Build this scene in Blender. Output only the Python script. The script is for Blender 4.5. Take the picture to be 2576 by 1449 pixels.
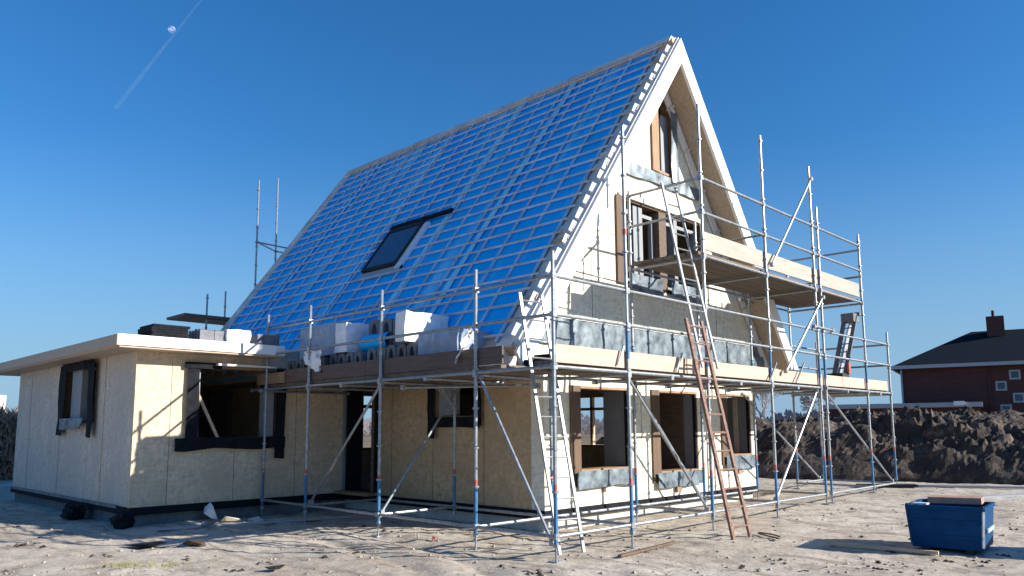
import bpy, math, random
from mathutils import Vector, Matrix, noise
from mathutils.geometry import tessellate_polygon
R = math.radians
rnd = random.Random(7)

# ------------------------------------------------------------------ camera, sky, sun, exposure
sc = bpy.context.scene
for o in list(bpy.data.objects): bpy.data.objects.remove(o)
col = sc.collection
YAW, PITCH, ROLL, CAMH = .775322, .124379, -.0058492, 1.6
cam_d = bpy.data.cameras.new('camera'); cam = bpy.data.objects.new('camera', cam_d); col.objects.link(cam)
fw = Vector((math.cos(YAW)*math.cos(PITCH), math.sin(YAW)*math.cos(PITCH), math.sin(PITCH)))
rt = Vector((math.sin(YAW), -math.cos(YAW), 0)); up = rt.cross(fw)
c_, s_ = math.cos(ROLL), math.sin(ROLL)
r2 = c_*rt + s_*up; u2 = -s_*rt + c_*up
m = Matrix((r2, u2, -fw)).transposed().to_4x4(); m.translation = Vector((0, 0, CAMH))
cam.matrix_world = m
cam_d.sensor_width = 36; cam_d.sensor_fit = 'HORIZONTAL'
cam_d.lens = 36*1929.07/2576; cam_d.shift_y = (835.83-724.5)/2576; cam_d.clip_end = 9000; cam_d.clip_start = .05
sc.camera = cam
sc.render.resolution_x, sc.render.resolution_y = 1024, 576

SUN = Vector((.58, -1, .49)).normalized()
world = bpy.data.worlds.new('World'); sc.world = world; world.use_nodes = True
wn = world.node_tree; bg = wn.nodes['Background']
sky = wn.nodes.new('ShaderNodeTexSky'); sky.sky_type = 'NISHITA'; sky.sun_disc = False
sky.sun_elevation = math.asin(SUN.z); sky.sun_rotation = math.atan2(SUN.x, SUN.y)
sky.altitude = 300; sky.air_density = 1.25; sky.dust_density = .35; sky.ozone_density = 3.5
hs = wn.nodes.new('ShaderNodeHueSaturation'); hs.inputs['Saturation'].default_value = 1.12
tn = wn.nodes.new('ShaderNodeMix'); tn.data_type = 'RGBA'; tn.blend_type = 'MULTIPLY'; tn.inputs[0].default_value = 1; tn.inputs[7].default_value = (.66, .93, 1.22, 1)
wn.links.new(sky.outputs[0], tn.inputs[6]); 
# pale blue haze low over the horizon, all the way round
wtc = wn.nodes.new('ShaderNodeTexCoord'); wsp = wn.nodes.new('ShaderNodeSeparateXYZ'); wmr = wn.nodes.new('ShaderNodeMapRange'); wmr.interpolation_type = 'SMOOTHSTEP'
wn.links.new(wtc.outputs['Generated'], wsp.inputs[0]); wn.links.new(wsp.outputs['Z'], wmr.inputs[0])
wmr.inputs[1].default_value = -.05; wmr.inputs[2].default_value = .36; wmr.inputs[3].default_value = .92; wmr.inputs[4].default_value = 0
hz = wn.nodes.new('ShaderNodeMix'); hz.data_type = 'RGBA'; wn.links.new(wmr.outputs[0], hz.inputs[0]); wn.links.new(tn.outputs[2], hz.inputs[6]); hz.inputs[7].default_value = (2.6, 3.9, 5.5, 1)
wn.links.new(hz.outputs[2], hs.inputs['Color']); wn.links.new(hs.outputs[0], bg.inputs[0]); bg.inputs[1].default_value = .07
sl = bpy.data.lights.new('sun', 'SUN'); sl.energy = 5; sl.angle = R(.5); sl.color = (1, .93, .82)
so = bpy.data.objects.new('sun', sl); col.objects.link(so); so.rotation_euler = SUN.to_track_quat('Z', 'Y').to_euler()
so.location = (0, 0, 30)
sc.view_settings.view_transform = 'Standard'; sc.view_settings.look = 'None'; sc.view_settings.gamma = 1
sc.view_settings.exposure = .85

# ------------------------------------------------------------------ materials
def nt(name):
    m = bpy.data.materials.new(name); m.use_nodes = True
    t = m.node_tree; return m, t, t.nodes['Principled BSDF']
def lk(t, a, b): t.links.new(a, b)
def ramp(t, fac, stops):
    r = t.nodes.new('ShaderNodeValToRGB'); e = r.color_ramp.elements
    while len(e) < len(stops): e.new(.5)
    for i, (p, c) in enumerate(stops): e[i].position = p; e[i].color = (*c, 1)
    lk(t, fac, r.inputs[0]); return r.outputs[0]
def coords(t, scale=(1, 1, 1), rot=(0, 0, 0)):
    tc = t.nodes.new('ShaderNodeTexCoord'); mp = t.nodes.new('ShaderNodeMapping')
    mp.inputs['Scale'].default_value = scale; mp.inputs['Rotation'].default_value = rot
    lk(t, tc.outputs['Object'], mp.inputs[0]); return mp.outputs[0]
def noi(t, vec, s, d=4, r=.6, dist=0):
    n = t.nodes.new('ShaderNodeTexNoise'); n.inputs['Scale'].default_value = s; n.inputs['Detail'].default_value = d
    n.inputs['Roughness'].default_value = r; n.inputs['Distortion'].default_value = dist
    lk(t, vec, n.inputs['Vector']); return n.outputs[0]
def vor(t, vec, s, feat='F1', out='Distance'):
    n = t.nodes.new('ShaderNodeTexVoronoi'); n.inputs['Scale'].default_value = s; n.feature = feat
    lk(t, vec, n.inputs['Vector']); return n.outputs[out]
def mixc(t, fac, a, b, mode='MIX'):
    n = t.nodes.new('ShaderNodeMix'); n.data_type = 'RGBA'; n.blend_type = mode
    if isinstance(fac, (int, float)): n.inputs[0].default_value = fac
    else: lk(t, fac, n.inputs[0])
    for i, v in ((6, a), (7, b)):
        if isinstance(v, tuple): n.inputs[i].default_value = (*v, 1)
        else: lk(t, v, n.inputs[i])
    return n.outputs[2]
def bump(t, bs, h, s=.3, d=.02):
    n = t.nodes.new('ShaderNodeBump'); n.inputs['Strength'].default_value = s; n.inputs['Distance'].default_value = d
    lk(t, h, n.inputs['Height']); lk(t, n.outputs[0], bs.inputs['Normal'])
def simple(name, c, rough=.6, metal=0, var=.25, sc_=6, bmp=.15, stretch=(1, 1, 1), c2=None):
    m, t, b = nt(name)
    v = coords(t, stretch); n = noi(t, v, sc_, 5, .65)
    lo = tuple(x*(1-var) for x in c); hi = c2 or tuple(min(1, x*(1+var)) for x in c)
    lk(t, ramp(t, n, [(.3, lo), (.7, hi)]), b.inputs['Base Color'])
    b.inputs['Roughness'].default_value = rough; b.inputs['Metallic'].default_value = metal
    if bmp: bump(t, b, n, bmp, .01)
    return m
def osb(name, c, grey=0, seam=True, streak=0):
    m, t, b = nt(name)
    v = coords(t)
    f1 = vor(t, coords(t, (9, 9, 24), (.5, .3, .4)), 1, out='Color'); f2 = vor(t, coords(t, (24, 24, 9), (.2, .6, .1)), 1, out='Color')
    sep = t.nodes.new('ShaderNodeSeparateColor'); lk(t, f1, sep.inputs[0])
    sep2 = t.nodes.new('ShaderNodeSeparateColor'); lk(t, f2, sep2.inputs[0])
    d = tuple(x*.68 for x in c); l = tuple(min(.92, x*1.22) for x in c)
    a = ramp(t, sep.outputs[0], [(0, d), (.45, c), (1, l)]); bb = ramp(t, sep2.outputs[1], [(0, d), (.5, c), (1, l)])
    x = mixc(t, .5, a, bb)
    big = noi(t, v, 1.1, 4, .6)
    x = mixc(t, ramp(t, big, [(.35, (0, 0, 0)), (.75, (1, 1, 1))]), x, tuple(q*.8 for q in c))
    if streak:
        st = noi(t, coords(t, (9, 9, .35)), 1, 4, .7)
        x = mixc(t, ramp(t, st, [(.42, (0, 0, 0)), (.7, (streak,)*3)]), x, (.42, .42, .42))
    lk(t, x, b.inputs['Base Color']); b.inputs['Roughness'].default_value = .75
    bump(t, b, sep.outputs[0], .12, .004)
    return m
M = {}
M['osb'] = osb('osb_board', (.68, .55, .39))
M['osb_brown_shaded'] = osb('osb_brown_shaded', (.52, .37, .215))  # darker board copy; shade under the side deck is put into its brown
M['osb_grey'] = osb('osb_weathered', (.66, .56, .45), streak=.55)
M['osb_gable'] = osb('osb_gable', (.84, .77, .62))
M['ply'] = simple('plywood_soffit', (.47, .37, .28), .7, var=.2, sc_=3, stretch=(1, 6, 6))
M['verge'] = simple('pale_verge_board', (.72, .66, .58), .7, var=.15, sc_=3)
M['pinkwood'] = simple('reddish_board', (.40, .23, .17), .7, var=.25, sc_=6)
M['wood'] = simple('raw_timber', (.52, .39, .26), .7, var=.25, sc_=3, stretch=(8, 1, 8))
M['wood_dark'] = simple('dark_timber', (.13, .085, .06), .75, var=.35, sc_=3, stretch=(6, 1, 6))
M['wood_jamb'] = simple('dark_brown_board', (.125, .078, .048), .75, var=.3, sc_=3, stretch=(7, 7, .7))  # even dark brown for the boards beside the front openings
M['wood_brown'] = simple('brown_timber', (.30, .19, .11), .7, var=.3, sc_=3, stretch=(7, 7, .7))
M['toe_grey'] = simple('toe_board_grey', (.37, .325, .28), .7, var=.2, sc_=4, stretch=(.6, 5, 5))
M['toe'] = simple('toe_board_pine', (.50, .385, .30), .7, var=.14, sc_=4, stretch=(.6, 5, 5))
M['toe_shaded'] = simple('toe_board_shaded', (.11, .075, .06), .75, var=.3, sc_=4, stretch=(5, .6, 5))  # side-facing toe boards: their shade is put into this dark colour
M['plank'] = simple('scaffold_planks', (.15, .115, .09), .85, var=.4, sc_=2.5, stretch=(.6, 7, 3))
M['batten'] = simple('roof_battens', (.66, .63, .60), .7, var=.3, sc_=2, stretch=(1, 1, 1))
M['white'] = simple('white_paint', (.82, .81, .78), .5, var=.04, sc_=3, bmp=.04)
M['black'] = simple('black_membrane', (.010, .012, .017), .75, var=.5, sc_=9, bmp=.3)
M['foil'] = simple('silver_flashing', (.075, .105, .13), .45, .2, var=.5, sc_=5, bmp=.6, c2=(.23, .29, .34))
M['foil2'] = simple('grey_lining_board', (.24, .255, .275), .55, var=.12, sc_=3)
M['concrete'] = simple('concrete_footing', (.52, .50, .46), .85, var=.2, sc_=5, bmp=.5)
M['steel'] = simple('galvanised_steel', (.30, .325, .35), .45, .6, var=.3, sc_=14, bmp=.1)
M['blue'] = simple('blue_band_paint', (.035, .15, .32), .6, .0, var=.25, sc_=12)
M['red'] = simple('red_band_paint', (.42, .09, .08), .6, var=.2, sc_=12)
M['alu'] = simple('aluminium', (.25, .26, .27), .45, .5, var=.15, sc_=12)
M['rust'] = simple('rust_red_ladder', (.16, .07, .05), .75, .1, var=.35, sc_=18, c2=(.30, .19, .15))
M['tile'] = simple('dark_roof_tile', (.13, .14, .16), .6, var=.3, sc_=10)
M['wrap'] = simple('white_wrap', (.78, .79, .82), .35, var=.12, sc_=7, bmp=1.2)
M['wrap_blue'] = simple('pale_blue_wrap', (.24, .32, .44), .45, var=.2, sc_=5, bmp=1)
M['concrete_dark'] = simple('dark_footing', (.13, .14, .15), .9, var=.3, sc_=5, bmp=.5)  # darker grey concrete than the house footing
M['binblue'] = simple('bin_blue_steel', (.002, .05, .15), .6, .0, var=.2, sc_=5)
M['binedge'] = simple('bin_pale_steel', (.42, .50, .52), .45, .3, var=.3, sc_=11)
M['ochre'] = simple('yellow_timber', (.75, .52, .18), .6, var=.12, sc_=4)
M['dark'] = simple('near_black', (.015, .014, .014), .7)
M['glassdark'] = simple('dark_glass', (.03, .06, .12), .12, 0, var=.1, bmp=0)
M['slate'] = simple('dark_roof_slate', (.003, .009, .018), .9, var=.25, sc_=6)
M['grey_trim'] = simple('grey_gutter', (.36, .38, .42), .45, var=.1)
M['cb'] = simple('pale_blue_counter_batten', (.38, .55, .72), .7, var=.25, sc_=3)
M['lap'] = simple('pale_blue_membrane_lap', (.30, .70, .98), .6, var=.12, sc_=2.5)
M['foam'] = simple('foam_offcut', (.72, .66, .55), .9, var=.15, sc_=9)
M['twig'] = simple('bare_twigs', (.30, .21, .16), .9, var=.35, sc_=3, bmp=0)
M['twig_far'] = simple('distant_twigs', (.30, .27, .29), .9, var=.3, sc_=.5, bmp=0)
M['clod'] = simple('sand_clods', (.34, .29, .235), .95, var=.35, sc_=3, bmp=.3)
M['grassy'] = simple('dry_grass', (.20, .19, .09), .9, var=.3, sc_=5, bmp=0)
M['truckw'] = simple('truck_white', (.85, .86, .88), .4, var=.03)

def tarp_mat():
    m, t, b = nt('blue_underlay')
    v = coords(t, (1, 1, 1))
    fold = noi(t, coords(t, (.16, 1.5, .16)), 1, 4, .6, .5)
    fine = noi(t, v, 8, 5, .7)
    c = ramp(t, fold, [(.38, (.0, .43, .97)), (.54, (.0, .50, 1.0)), (.66, (.20, .68, 1.0))])  # pale streaks paint crease highlights into the blue
    c = mixc(t, ramp(t, fine, [(.35, (.0,)*3), (.8, (.3,)*3)]), c, (.0, .36, .88))
    lk(t, c, b.inputs['Base Color']); b.inputs['Roughness'].default_value = .55; b.inputs['Specular IOR Level'].default_value = .25
    bump(t, b, fold, .7, .05); return m
M['tarp'] = tarp_mat()
for k_ in ('black', 'slate', 'binblue', 'mound' if 'mound' in M else 'black'): M[k_].node_tree.nodes['Principled BSDF'].inputs['Specular IOR Level'].default_value = .12
def brick_mat():
    m, t, b = nt('brown_brick')
    v = coords(t, rot=(0, 0, 0))
    bt = t.nodes.new('ShaderNodeTexBrick'); lk(t, coords(t, (1, 1, 1), (R(90), 0, 0)), bt.inputs['Vector'])
    bt.inputs['Color1'].default_value = (.085, .022, .02, 1); bt.inputs['Color2'].default_value = (.12, .033, .026, 1)
    bt.inputs['Mortar'].default_value = (.07, .055, .05, 1); bt.inputs['Scale'].default_value = 1
    bt.inputs['Brick Width'].default_value = .22; bt.inputs['Row Height'].default_value = .07; bt.inputs['Mortar Size'].default_value = .008
    n = noi(t, coords(t, (.15, .15, 4)), 1, 3, .5)
    lk(t, mixc(t, ramp(t, n, [(.3, (0, 0, 0)), (.8, (.6, .6, .6))]), bt.outputs[0], (.055, .02, .022)), b.inputs['Base Color'])
    b.inputs['Roughness'].default_value = .85; return m
M['brick'] = brick_mat()
def ground_mat():
    m, t, b = nt('sandy_soil')
    v = coords(t)
    n1 = noi(t, v, .45, 6, .6, .4); n2 = noi(t, coords(t, (1, 1, 1), (0, 0, .9)), 2.6, 7, .68, .3); n3 = noi(t, v, 13, 6, .75)
    c = ramp(t, n1, [(.3, (.44, .37, .295)), (.5, (.54, .475, .39)), (.68, (.62, .565, .485))])
    c = mixc(t, ramp(t, n2, [(.36, (.65,)*3), (.5, (0, 0, 0))]), c, (.24, .19, .15))
    c = mixc(t, ramp(t, n3, [(.33, (.5,)*3), (.52, (0, 0, 0))]), c, (.22, .18, .145))
    n5 = noi(t, coords(t, (2.6, .7, 1), (0, 0, -.66)), 1.3, 6, .7, .6)
    c = mixc(t, ramp(t, n5, [(.36, (.8,)*3), (.49, (0, 0, 0))]), c, (.24, .19, .155))
    n6 = vor(t, coords(t, (1, 1, 1)), 5.5)
    c = mixc(t, ramp(t, n6, [(.05, (.6,)*3), (.16, (0, 0, 0))]), c, (.17, .135, .11))
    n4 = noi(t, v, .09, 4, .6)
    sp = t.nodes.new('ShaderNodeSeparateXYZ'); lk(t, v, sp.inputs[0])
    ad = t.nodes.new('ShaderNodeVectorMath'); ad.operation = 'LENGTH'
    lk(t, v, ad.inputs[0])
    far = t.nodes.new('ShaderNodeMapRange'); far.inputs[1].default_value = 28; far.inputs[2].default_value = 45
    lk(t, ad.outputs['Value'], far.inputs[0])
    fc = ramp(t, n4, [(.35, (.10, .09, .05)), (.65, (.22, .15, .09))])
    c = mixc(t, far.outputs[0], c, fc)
    lk(t, c, b.inputs['Base Color']); b.inputs['Roughness'].default_value = .95
    mx = t.nodes.new('ShaderNodeMath'); mx.operation = 'ADD'; lk(t, n2, mx.inputs[0]); lk(t, n3, mx.inputs[1])
    bump(t, b, mx.outputs[0], .5, .04); return m
M['ground'] = ground_mat()
def mound_mat():
    m, t, b = nt('dug_earth')
    v = coords(t); n = noi(t, v, 1.7, 7, .7, .3); n2 = noi(t, v, 9, 6, .7)
    c = ramp(t, n, [(.33, (.03, .023, .02)), (.5, (.06, .045, .036)), (.6, (.20, .15, .115)), (.75, (.30, .235, .185))])
    c = mixc(t, ramp(t, n2, [(.4, (.6,)*3), (.6, (0, 0, 0))]), c, (.035, .026, .022))
    lk(t, c, b.inputs['Base Color']); b.inputs['Roughness'].default_value = .95; bump(t, b, n2, .9, .08); return m
M['mound'] = mound_mat()
def airy(name, c, k):
    m = bpy.data.materials.new(name); m.use_nodes = True; t = m.node_tree; t.nodes.clear()
    o = t.nodes.new('ShaderNodeOutputMaterial'); mx = t.nodes.new('ShaderNodeMixShader')
    tr = t.nodes.new('ShaderNodeBsdfTransparent'); df = t.nodes.new('ShaderNodeBsdfDiffuse'); df.inputs[0].default_value = (*c, 1)
    n = noi(t, coords(t), .03, 4, .6)
    lk(t, ramp(t, n, [(.3, (k*.4,)*3), (.7, (k,)*3)]), mx.inputs[0]); lk(t, tr.outputs[0], mx.inputs[1]); lk(t, df.outputs[0], mx.inputs[2])
    lk(t, mx.outputs[0], o.inputs[0]); return m
M['contrail'] = airy('ice_trail', (.9, .9, .95), .022)
def moon_mat():
    m = bpy.data.materials.new('moon_dust'); m.use_nodes = True; t = m.node_tree; t.nodes.clear()
    o = t.nodes.new('ShaderNodeOutputMaterial'); ad = t.nodes.new('ShaderNodeAddShader')
    tr = t.nodes.new('ShaderNodeBsdfTransparent'); df = t.nodes.new('ShaderNodeBsdfDiffuse')
    n = noi(t, coords(t), .05, 4, .6)
    lk(t, ramp(t, n, [(.42, (.02, .02, .025)), (.6, (.20, .17, .19))]), df.inputs[0])
    lk(t, tr.outputs[0], ad.inputs[0]); lk(t, df.outputs[0], ad.inputs[1]); lk(t, ad.outputs[0], o.inputs[0]); return m
M['moon'] = moon_mat()

# ------------------------------------------------------------------ mesh helpers
def V(*a): return Vector(a)
class MB:
    def __init__(s): s.v, s.f, s.m = [], [], []; s.mi = 0
    def add(s, vs, fs):
        k = len(s.v); s.v += [Vector(x) for x in vs]; s.f += [tuple(i+k for i in f) for f in fs]; s.m += [s.mi]*len(fs); return s
    def hexa(s, o, a, b, c):
        o, a, b, c = Vector(o), Vector(a), Vector(b), Vector(c)
        if a.cross(b).dot(c) < 0: a, b = b, a
        P = [o, o+a, o+a+b, o+b, o+c, o+a+c, o+a+b+c, o+b+c]
        return s.add(P, [(0, 3, 2, 1), (4, 5, 6, 7), (0, 1, 5, 4), (1, 2, 6, 5), (2, 3, 7, 6), (3, 0, 4, 7)])
    def box(s, x0, x1, y0, y1, z0, z1): return s.hexa((x0, y0, z0), (x1-x0, 0, 0), (0, y1-y0, 0), (0, 0, z1-z0))
    def bar(s, p, q, w, h, upv=(0, 0, 1)):
        p, q = Vector(p), Vector(q); d = (q-p); n = d.normalized(); a = n.cross(Vector(upv))
        if a.length < 1e-4: a = n.cross(Vector((1, 0, 0)))
        a.normalize(); b = a.cross(n)
        return s.hexa(p-a*w/2-b*h/2, d, a*w, b*h)
    def tube(s, p, q, r, n=8, r1=None):
        p, q = Vector(p), Vector(q); d = (q-p).normalized(); a = d.cross(Vector((0, 0, 1)))
        if a.length < 1e-3: a = Vector((1, 0, 0))
        a.normalize(); b = d.cross(a); r1 = r if r1 is None else r1; k = []
        for c, rr in ((p, r), (q, r1)):
            k += [c+(a*math.cos(t)+b*math.sin(t))*rr for t in (2*math.pi*i/n for i in range(n))]
        fs = [(i, (i+1) % n, (i+1) % n+n, i+n) for i in range(n)] + [tuple(range(n-1, -1, -1)), tuple(range(n, 2*n))]
        return s.add(k, fs)
    def slab(s, loops, n, th):
        """planar polygon (first loop outer, rest holes) thickened by th along n"""
        n = Vector(n).normalized()*th; loops = [[Vector(p) for p in l] for l in loops]
        tri = tessellate_polygon(loops); flat = [p for l in loops for p in l]; k = len(flat)
        fs = [tuple(t) for t in tri] + [tuple(i+k for i in t[::-1]) for t in tri]
        o = 0
        for l in loops:
            L = len(l)
            for i in range(L): j = (i+1) % L; fs.append((o+i, o+j, o+j+k, o+i+k))
            o += L
        return s.add(flat+[p+n for p in flat], fs)
    def build(s, name, mats, parent=None, smooth=False, fix=True):
        me = bpy.data.meshes.new(name); off = root_of(parent).location if parent else Vector()
        me.from_pydata([v-off for v in s.v], [], s.f)
        if not isinstance(mats, (list, tuple)): mats = [mats]
        for x in mats: me.materials.append(x)
        for p, i in zip(me.polygons, s.m): p.material_index = i; p.use_smooth = smooth
        if fix:
            import bmesh
            b = bmesh.new(); b.from_mesh(me); bmesh.ops.recalc_face_normals(b, faces=b.faces); b.to_mesh(me); b.free()
        o = bpy.data.objects.new(name, me); col.objects.link(o)
        if parent: o.parent = parent
        return o
def root_of(o):
    while o.parent: o = o.parent
    return o
def thing(name, loc, label, cat, group=None):
    o = bpy.data.objects.new(name, None); o.empty_display_size = .2; col.objects.link(o); o.location = loc
    return tag(o, label, cat, group)
def tag(o, label=None, cat=None, group=None, kind=None):
    for k, v in (('label', label), ('category', cat), ('group', group), ('kind', kind)):
        if v: o[k] = v
    return o
def rect(ax, c, a0, a1, z0, z1):
    return [V(a0, c, z0), V(a1, c, z0), V(a1, c, z1), V(a0, c, z1)] if ax == 'y' else [V(c, a0, z0), V(c, a1, z0), V(c, a1, z1), V(c, a0, z1)]
def ring(mb, ax, c0, c1, a0, a1, z0, z1, w):
    """rectangular lining frame standing in the wall plane"""
    def bx(p0, p1, q0, q1):
        if ax == 'y': mb.box(p0, p1, c0, c1, q0, q1)
        else: mb.box(c0, c1, p0, p1, q0, q1)
    bx(a0, a0+w, z0, z1); bx(a1-w, a1, z0, z1); bx(a0+w, a1-w, z1-w, z1); bx(a0+w, a1-w, z0, z0+w)

# ------------------------------------------------------------------ ground
def gh(x, y):
    t = min(1, max(0, (x-12)/7)); h = .2*t*t*(3-2*t)
    d = math.hypot(x, y)
    if d < 60:
        k = min(1, max(.25, 1-abs(d-12)/40))
        h += (.03*noise.noise((x*.55, y*.55, 1)) + .02*noise.noise((x*1.7, y*1.7, 5)) + .017*noise.noise((x*4.3, y*4.3, 9)) + .012*noise.noise((x*9, y*9, 2)))*k - .01
    # old wheel ruts in the foreground
    for off in (0, 1.1):
        q = (x-4.3-off*.7) - .28*(y-3) + .25*math.sin(y*.6)
        if d < 25: h -= .035*math.exp(-(q/.14)**2)
    if 4.6 < x < 16.6 and 8 < y < 22.3: h = min(h, .02)
    return h
def axis(lo, hi, st):
    a = []; x = lo
    while x < hi: a.append(x); x += st
    a.append(hi); g = st
    while a[-1] < 4000: g *= 1.22; a.append(a[-1]+g)
    g = st
    while a[0] > -4000: g *= 1.22; a.insert(0, a[0]-g)
    return a
xs, ys = axis(1.5, 24, .085), axis(-.5, 20, .085)
mb = MB(); nx, ny = len(xs), len(ys)
mb.v = [V(x, y, gh(x, y)) for y in ys for x in xs]
mb.f = [(j*nx+i, j*nx+i+1, (j+1)*nx+i+1, (j+1)*nx+i) for j in range(ny-1) for i in range(nx-1)]; mb.m = [0]*len(mb.f)
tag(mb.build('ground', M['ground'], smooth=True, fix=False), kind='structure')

# ------------------------------------------------------------------ timber house
SL = 1.38; HY = math.hypot(1, SL); AX, AZ = 12.6, 9.3
def rz(x): return AZ-SL*abs(x-AX)
FY = 8.22
house = thing('timber_house', (12.6, 13.6, .1), 'unfinished steep-roofed timber house with blue roof underlay and tall white-edged gable', 'house')
MB().box(9.16, 16.04, 8.3, 18.95, -.2, .2).build('foundation', M['concrete'], house)
MB().box(9.07, 16.13, 8.19, 19.03, .17, .31).build('damp_membrane', M['black'], house)
gable_out = [V(9.1, FY, .3), V(16.1, FY, .3), V(16.1, FY, 2.72), V(17.1, FY, 2.72), V(12.6, FY, 8.93), V(8.1, FY, 2.72), V(9.1, FY, 2.72)]
W1 = (9.78, 11.42, .87, 2.3); W2 = (12.12, 13.72, .74, 2.3); W3 = (14.66, 15.95, .98, 2.3)
G1 = (11.13, 14.13, 4.2, 5.86)
TW = [V(12.36, FY, 6.62), V(13.14, FY, 6.62), V(13.14, FY, 8.02), V(12.78, FY, 8.52), V(12.36, FY, 8.1)]
fw_ = MB().slab([gable_out] + [rect('y', FY, *w)[::-1] for w in (W1, W2, W3, G1)] + [TW[::-1]], (0, 1, 0), .28)
fw_.build('front_wall', M['osb_gable'], house)
# long wall to the left
MB().slab([rect('x', 9.1, FY+.28, 19, .3, 2.72), rect('x', 9.1, 12.68, 13.62, .32, 2.42)[::-1], rect('x', 9.1, 9.75, 10.85, 1.78, 2.4)[::-1]], (1, 0, 0), .25).build('left_wall', M['osb_brown_shaded'], house)
MB().slab([rect('x', 15.85, FY+.28, 19, .3, 2.72), rect('x', 15.85, 8.6, 9.5, .98, 2.3)[::-1], rect('x', 15.85, 12.0, 13.4, 1.1, 2.45)[::-1]], (1, 0, 0), .25).build('right_wall', M['osb'], house)
back = MB().slab([[V(9.35, 18.75, .3), V(15.85, 18.75, .3), V(15.85, 18.75, 4.0), V(12.6, 18.75, 8.6), V(9.35, 18.75, 4.0)], rect('y', 18.75, 12.3, 13.5, 1.0, 2.62)[::-1]], (0, 1, 0), .25)
back.build('back_wall', M['osb'], house)
MB().box(9.35, 15.85, FY+.28, 18.75, .3, .34).build('ground_floor_slab', M['concrete'], house)
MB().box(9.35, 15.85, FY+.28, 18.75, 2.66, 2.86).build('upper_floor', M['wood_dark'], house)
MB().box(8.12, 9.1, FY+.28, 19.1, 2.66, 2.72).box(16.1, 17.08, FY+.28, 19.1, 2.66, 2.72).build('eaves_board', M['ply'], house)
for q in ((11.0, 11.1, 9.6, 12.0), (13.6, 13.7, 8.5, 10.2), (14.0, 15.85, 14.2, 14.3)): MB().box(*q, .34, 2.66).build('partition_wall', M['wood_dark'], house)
for (x, y) in ((10.4, 11.8), (12.75, 16.2), (13.1, 12.6), (14.4, 12.2), (15.0, 12.5), (14.8, 10.4)):
    MB().box(x, x+.07, y, y+.1, .34, 2.66).build('stud', M['wood_brown'], house)
# roof slabs
NLv = V(-SL, 0, 1)/HY; DL = V(-1, 0, -SL)/HY        # left slope normal and downhill direction
NRv = V(SL, 0, 1)/HY; DR = V(1, 0, -SL)/HY
def rp(s, y, off=0, side=-1):
    d, n = (DL, NLv) if side < 0 else (DR, NRv)
    return V(AX, y, AZ) + d*s + n*off
TH = .2
Y0, Y1, SE = 7.68, 19.2, 8.0
ytarp = 8.1
rl = MB()
def section(y0, y1, o0, o1, s0=0, s1=SE, side=-1, mb=None):
    mb = mb or rl; d, n = (DL, NLv) if side < 0 else (DR, NRv)
    a = rp(s0, y0, o0, side); return mb.hexa(a, d*(s1-s0), V(0, y1-y0, 0), n*(o1-o0))
section(ytarp, Y1, -TH, -.035); rl.build('roof_panel', M['ply'], house)
rr = MB(); section(Y0+.05, Y1, -TH, -.01, side=1, mb=rr); rr.build('roof_panel', M['ply'], house)
# underlay with gentle sag between the counter battens
mb = MB(); NYY, NSS = 260, 90
for j in range(NSS+1):
    s = .06 + (SE+.1-.06)*j/NSS
    for i in range(NYY+1):
        y = ytarp + (Y1-.02-ytarp)*i/NYY
        k = ((y-8.12) % .6)/.6
        o = -.012 - .014*math.sin(math.pi*k) + .010*noise.noise((s*.5, y*3, 3)) + .006*noise.noise((s*3, y*5, 8))
        if s > 7.3: o += -.03*(s-7.3)
        mb.v.append(rp(s, y, min(o, -.003)))
mb.f = [(j*(NYY+1)+i, j*(NYY+1)+i+1, (j+1)*(NYY+1)+i+1, (j+1)*(NYY+1)+i) for j in range(NSS) for i in range(NYY)]; mb.m = [0]*len(mb.f)
mb.build('roof_underlay', M['tarp'], house, smooth=True)
for yl_, w_ in ((10.27, .17), (11.88, .16), (14.3, .13), (15.9, .13), (17.5, .12)):
    q = MB(); n_ = 40
    for j in range(n_+1):
        s_ = .1+7.6*j/n_
        for kk in (0, 1): q.v.append(rp(s_, yl_+(kk-.5)*w_*(1+.5*noise.noise((s_*1.5, yl_, kk*3)))+.03*noise.noise((s_*.9, yl_, 7)), .0015+.006*abs(noise.noise((s_*3, yl_, 4)))))
    q.f = [(2*j, 2*j+1, 2*j+3, 2*j+2) for j in range(n_)]; q.m = [0]*n_
    if not (12.45 < yl_ < 13.8): q.build('membrane_lap', M['lap'], house, fix=False)
# verge: a flat board strip under the batten ends, with added white wedges shaped to catch the sun as bright patches
vg = MB(); section(Y0+.0, ytarp-.003, -.24, -.035, .05, SE, mb=vg); vg.build('verge_board', M['verge'], house)
s = .32; k = 0
while s < SE-.3:
    ln = rnd.uniform(.17, .27); wv = rnd.uniform(.05, .085)
    q = MB(); a, b_ = rp(s, Y0+.05, -.033), rp(s+ln, Y0+.05, -.033); c, d = rp(s, Y0+.05+wv, .065), rp(s+ln, Y0+.05+wv, .05); e, f = rp(s, Y0+.07+wv, -.033), rp(s+ln, Y0+.07+wv, -.033)
    q.add([a, b_, c, d, e, f], [(0, 1, 3, 2), (2, 3, 5, 4), (0, 2, 4), (1, 5, 3), (0, 4, 5, 1)]); q.build('sun_catch_wedge', M['white'], house)
    s += .318; k += 1
vl = MB()
section(Y0+.0, Y0+.045, -.032, -.012, .02, SE, mb=vl); vl.build('verge_batten', M['batten'], house)
k = 0; s = .2
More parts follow.
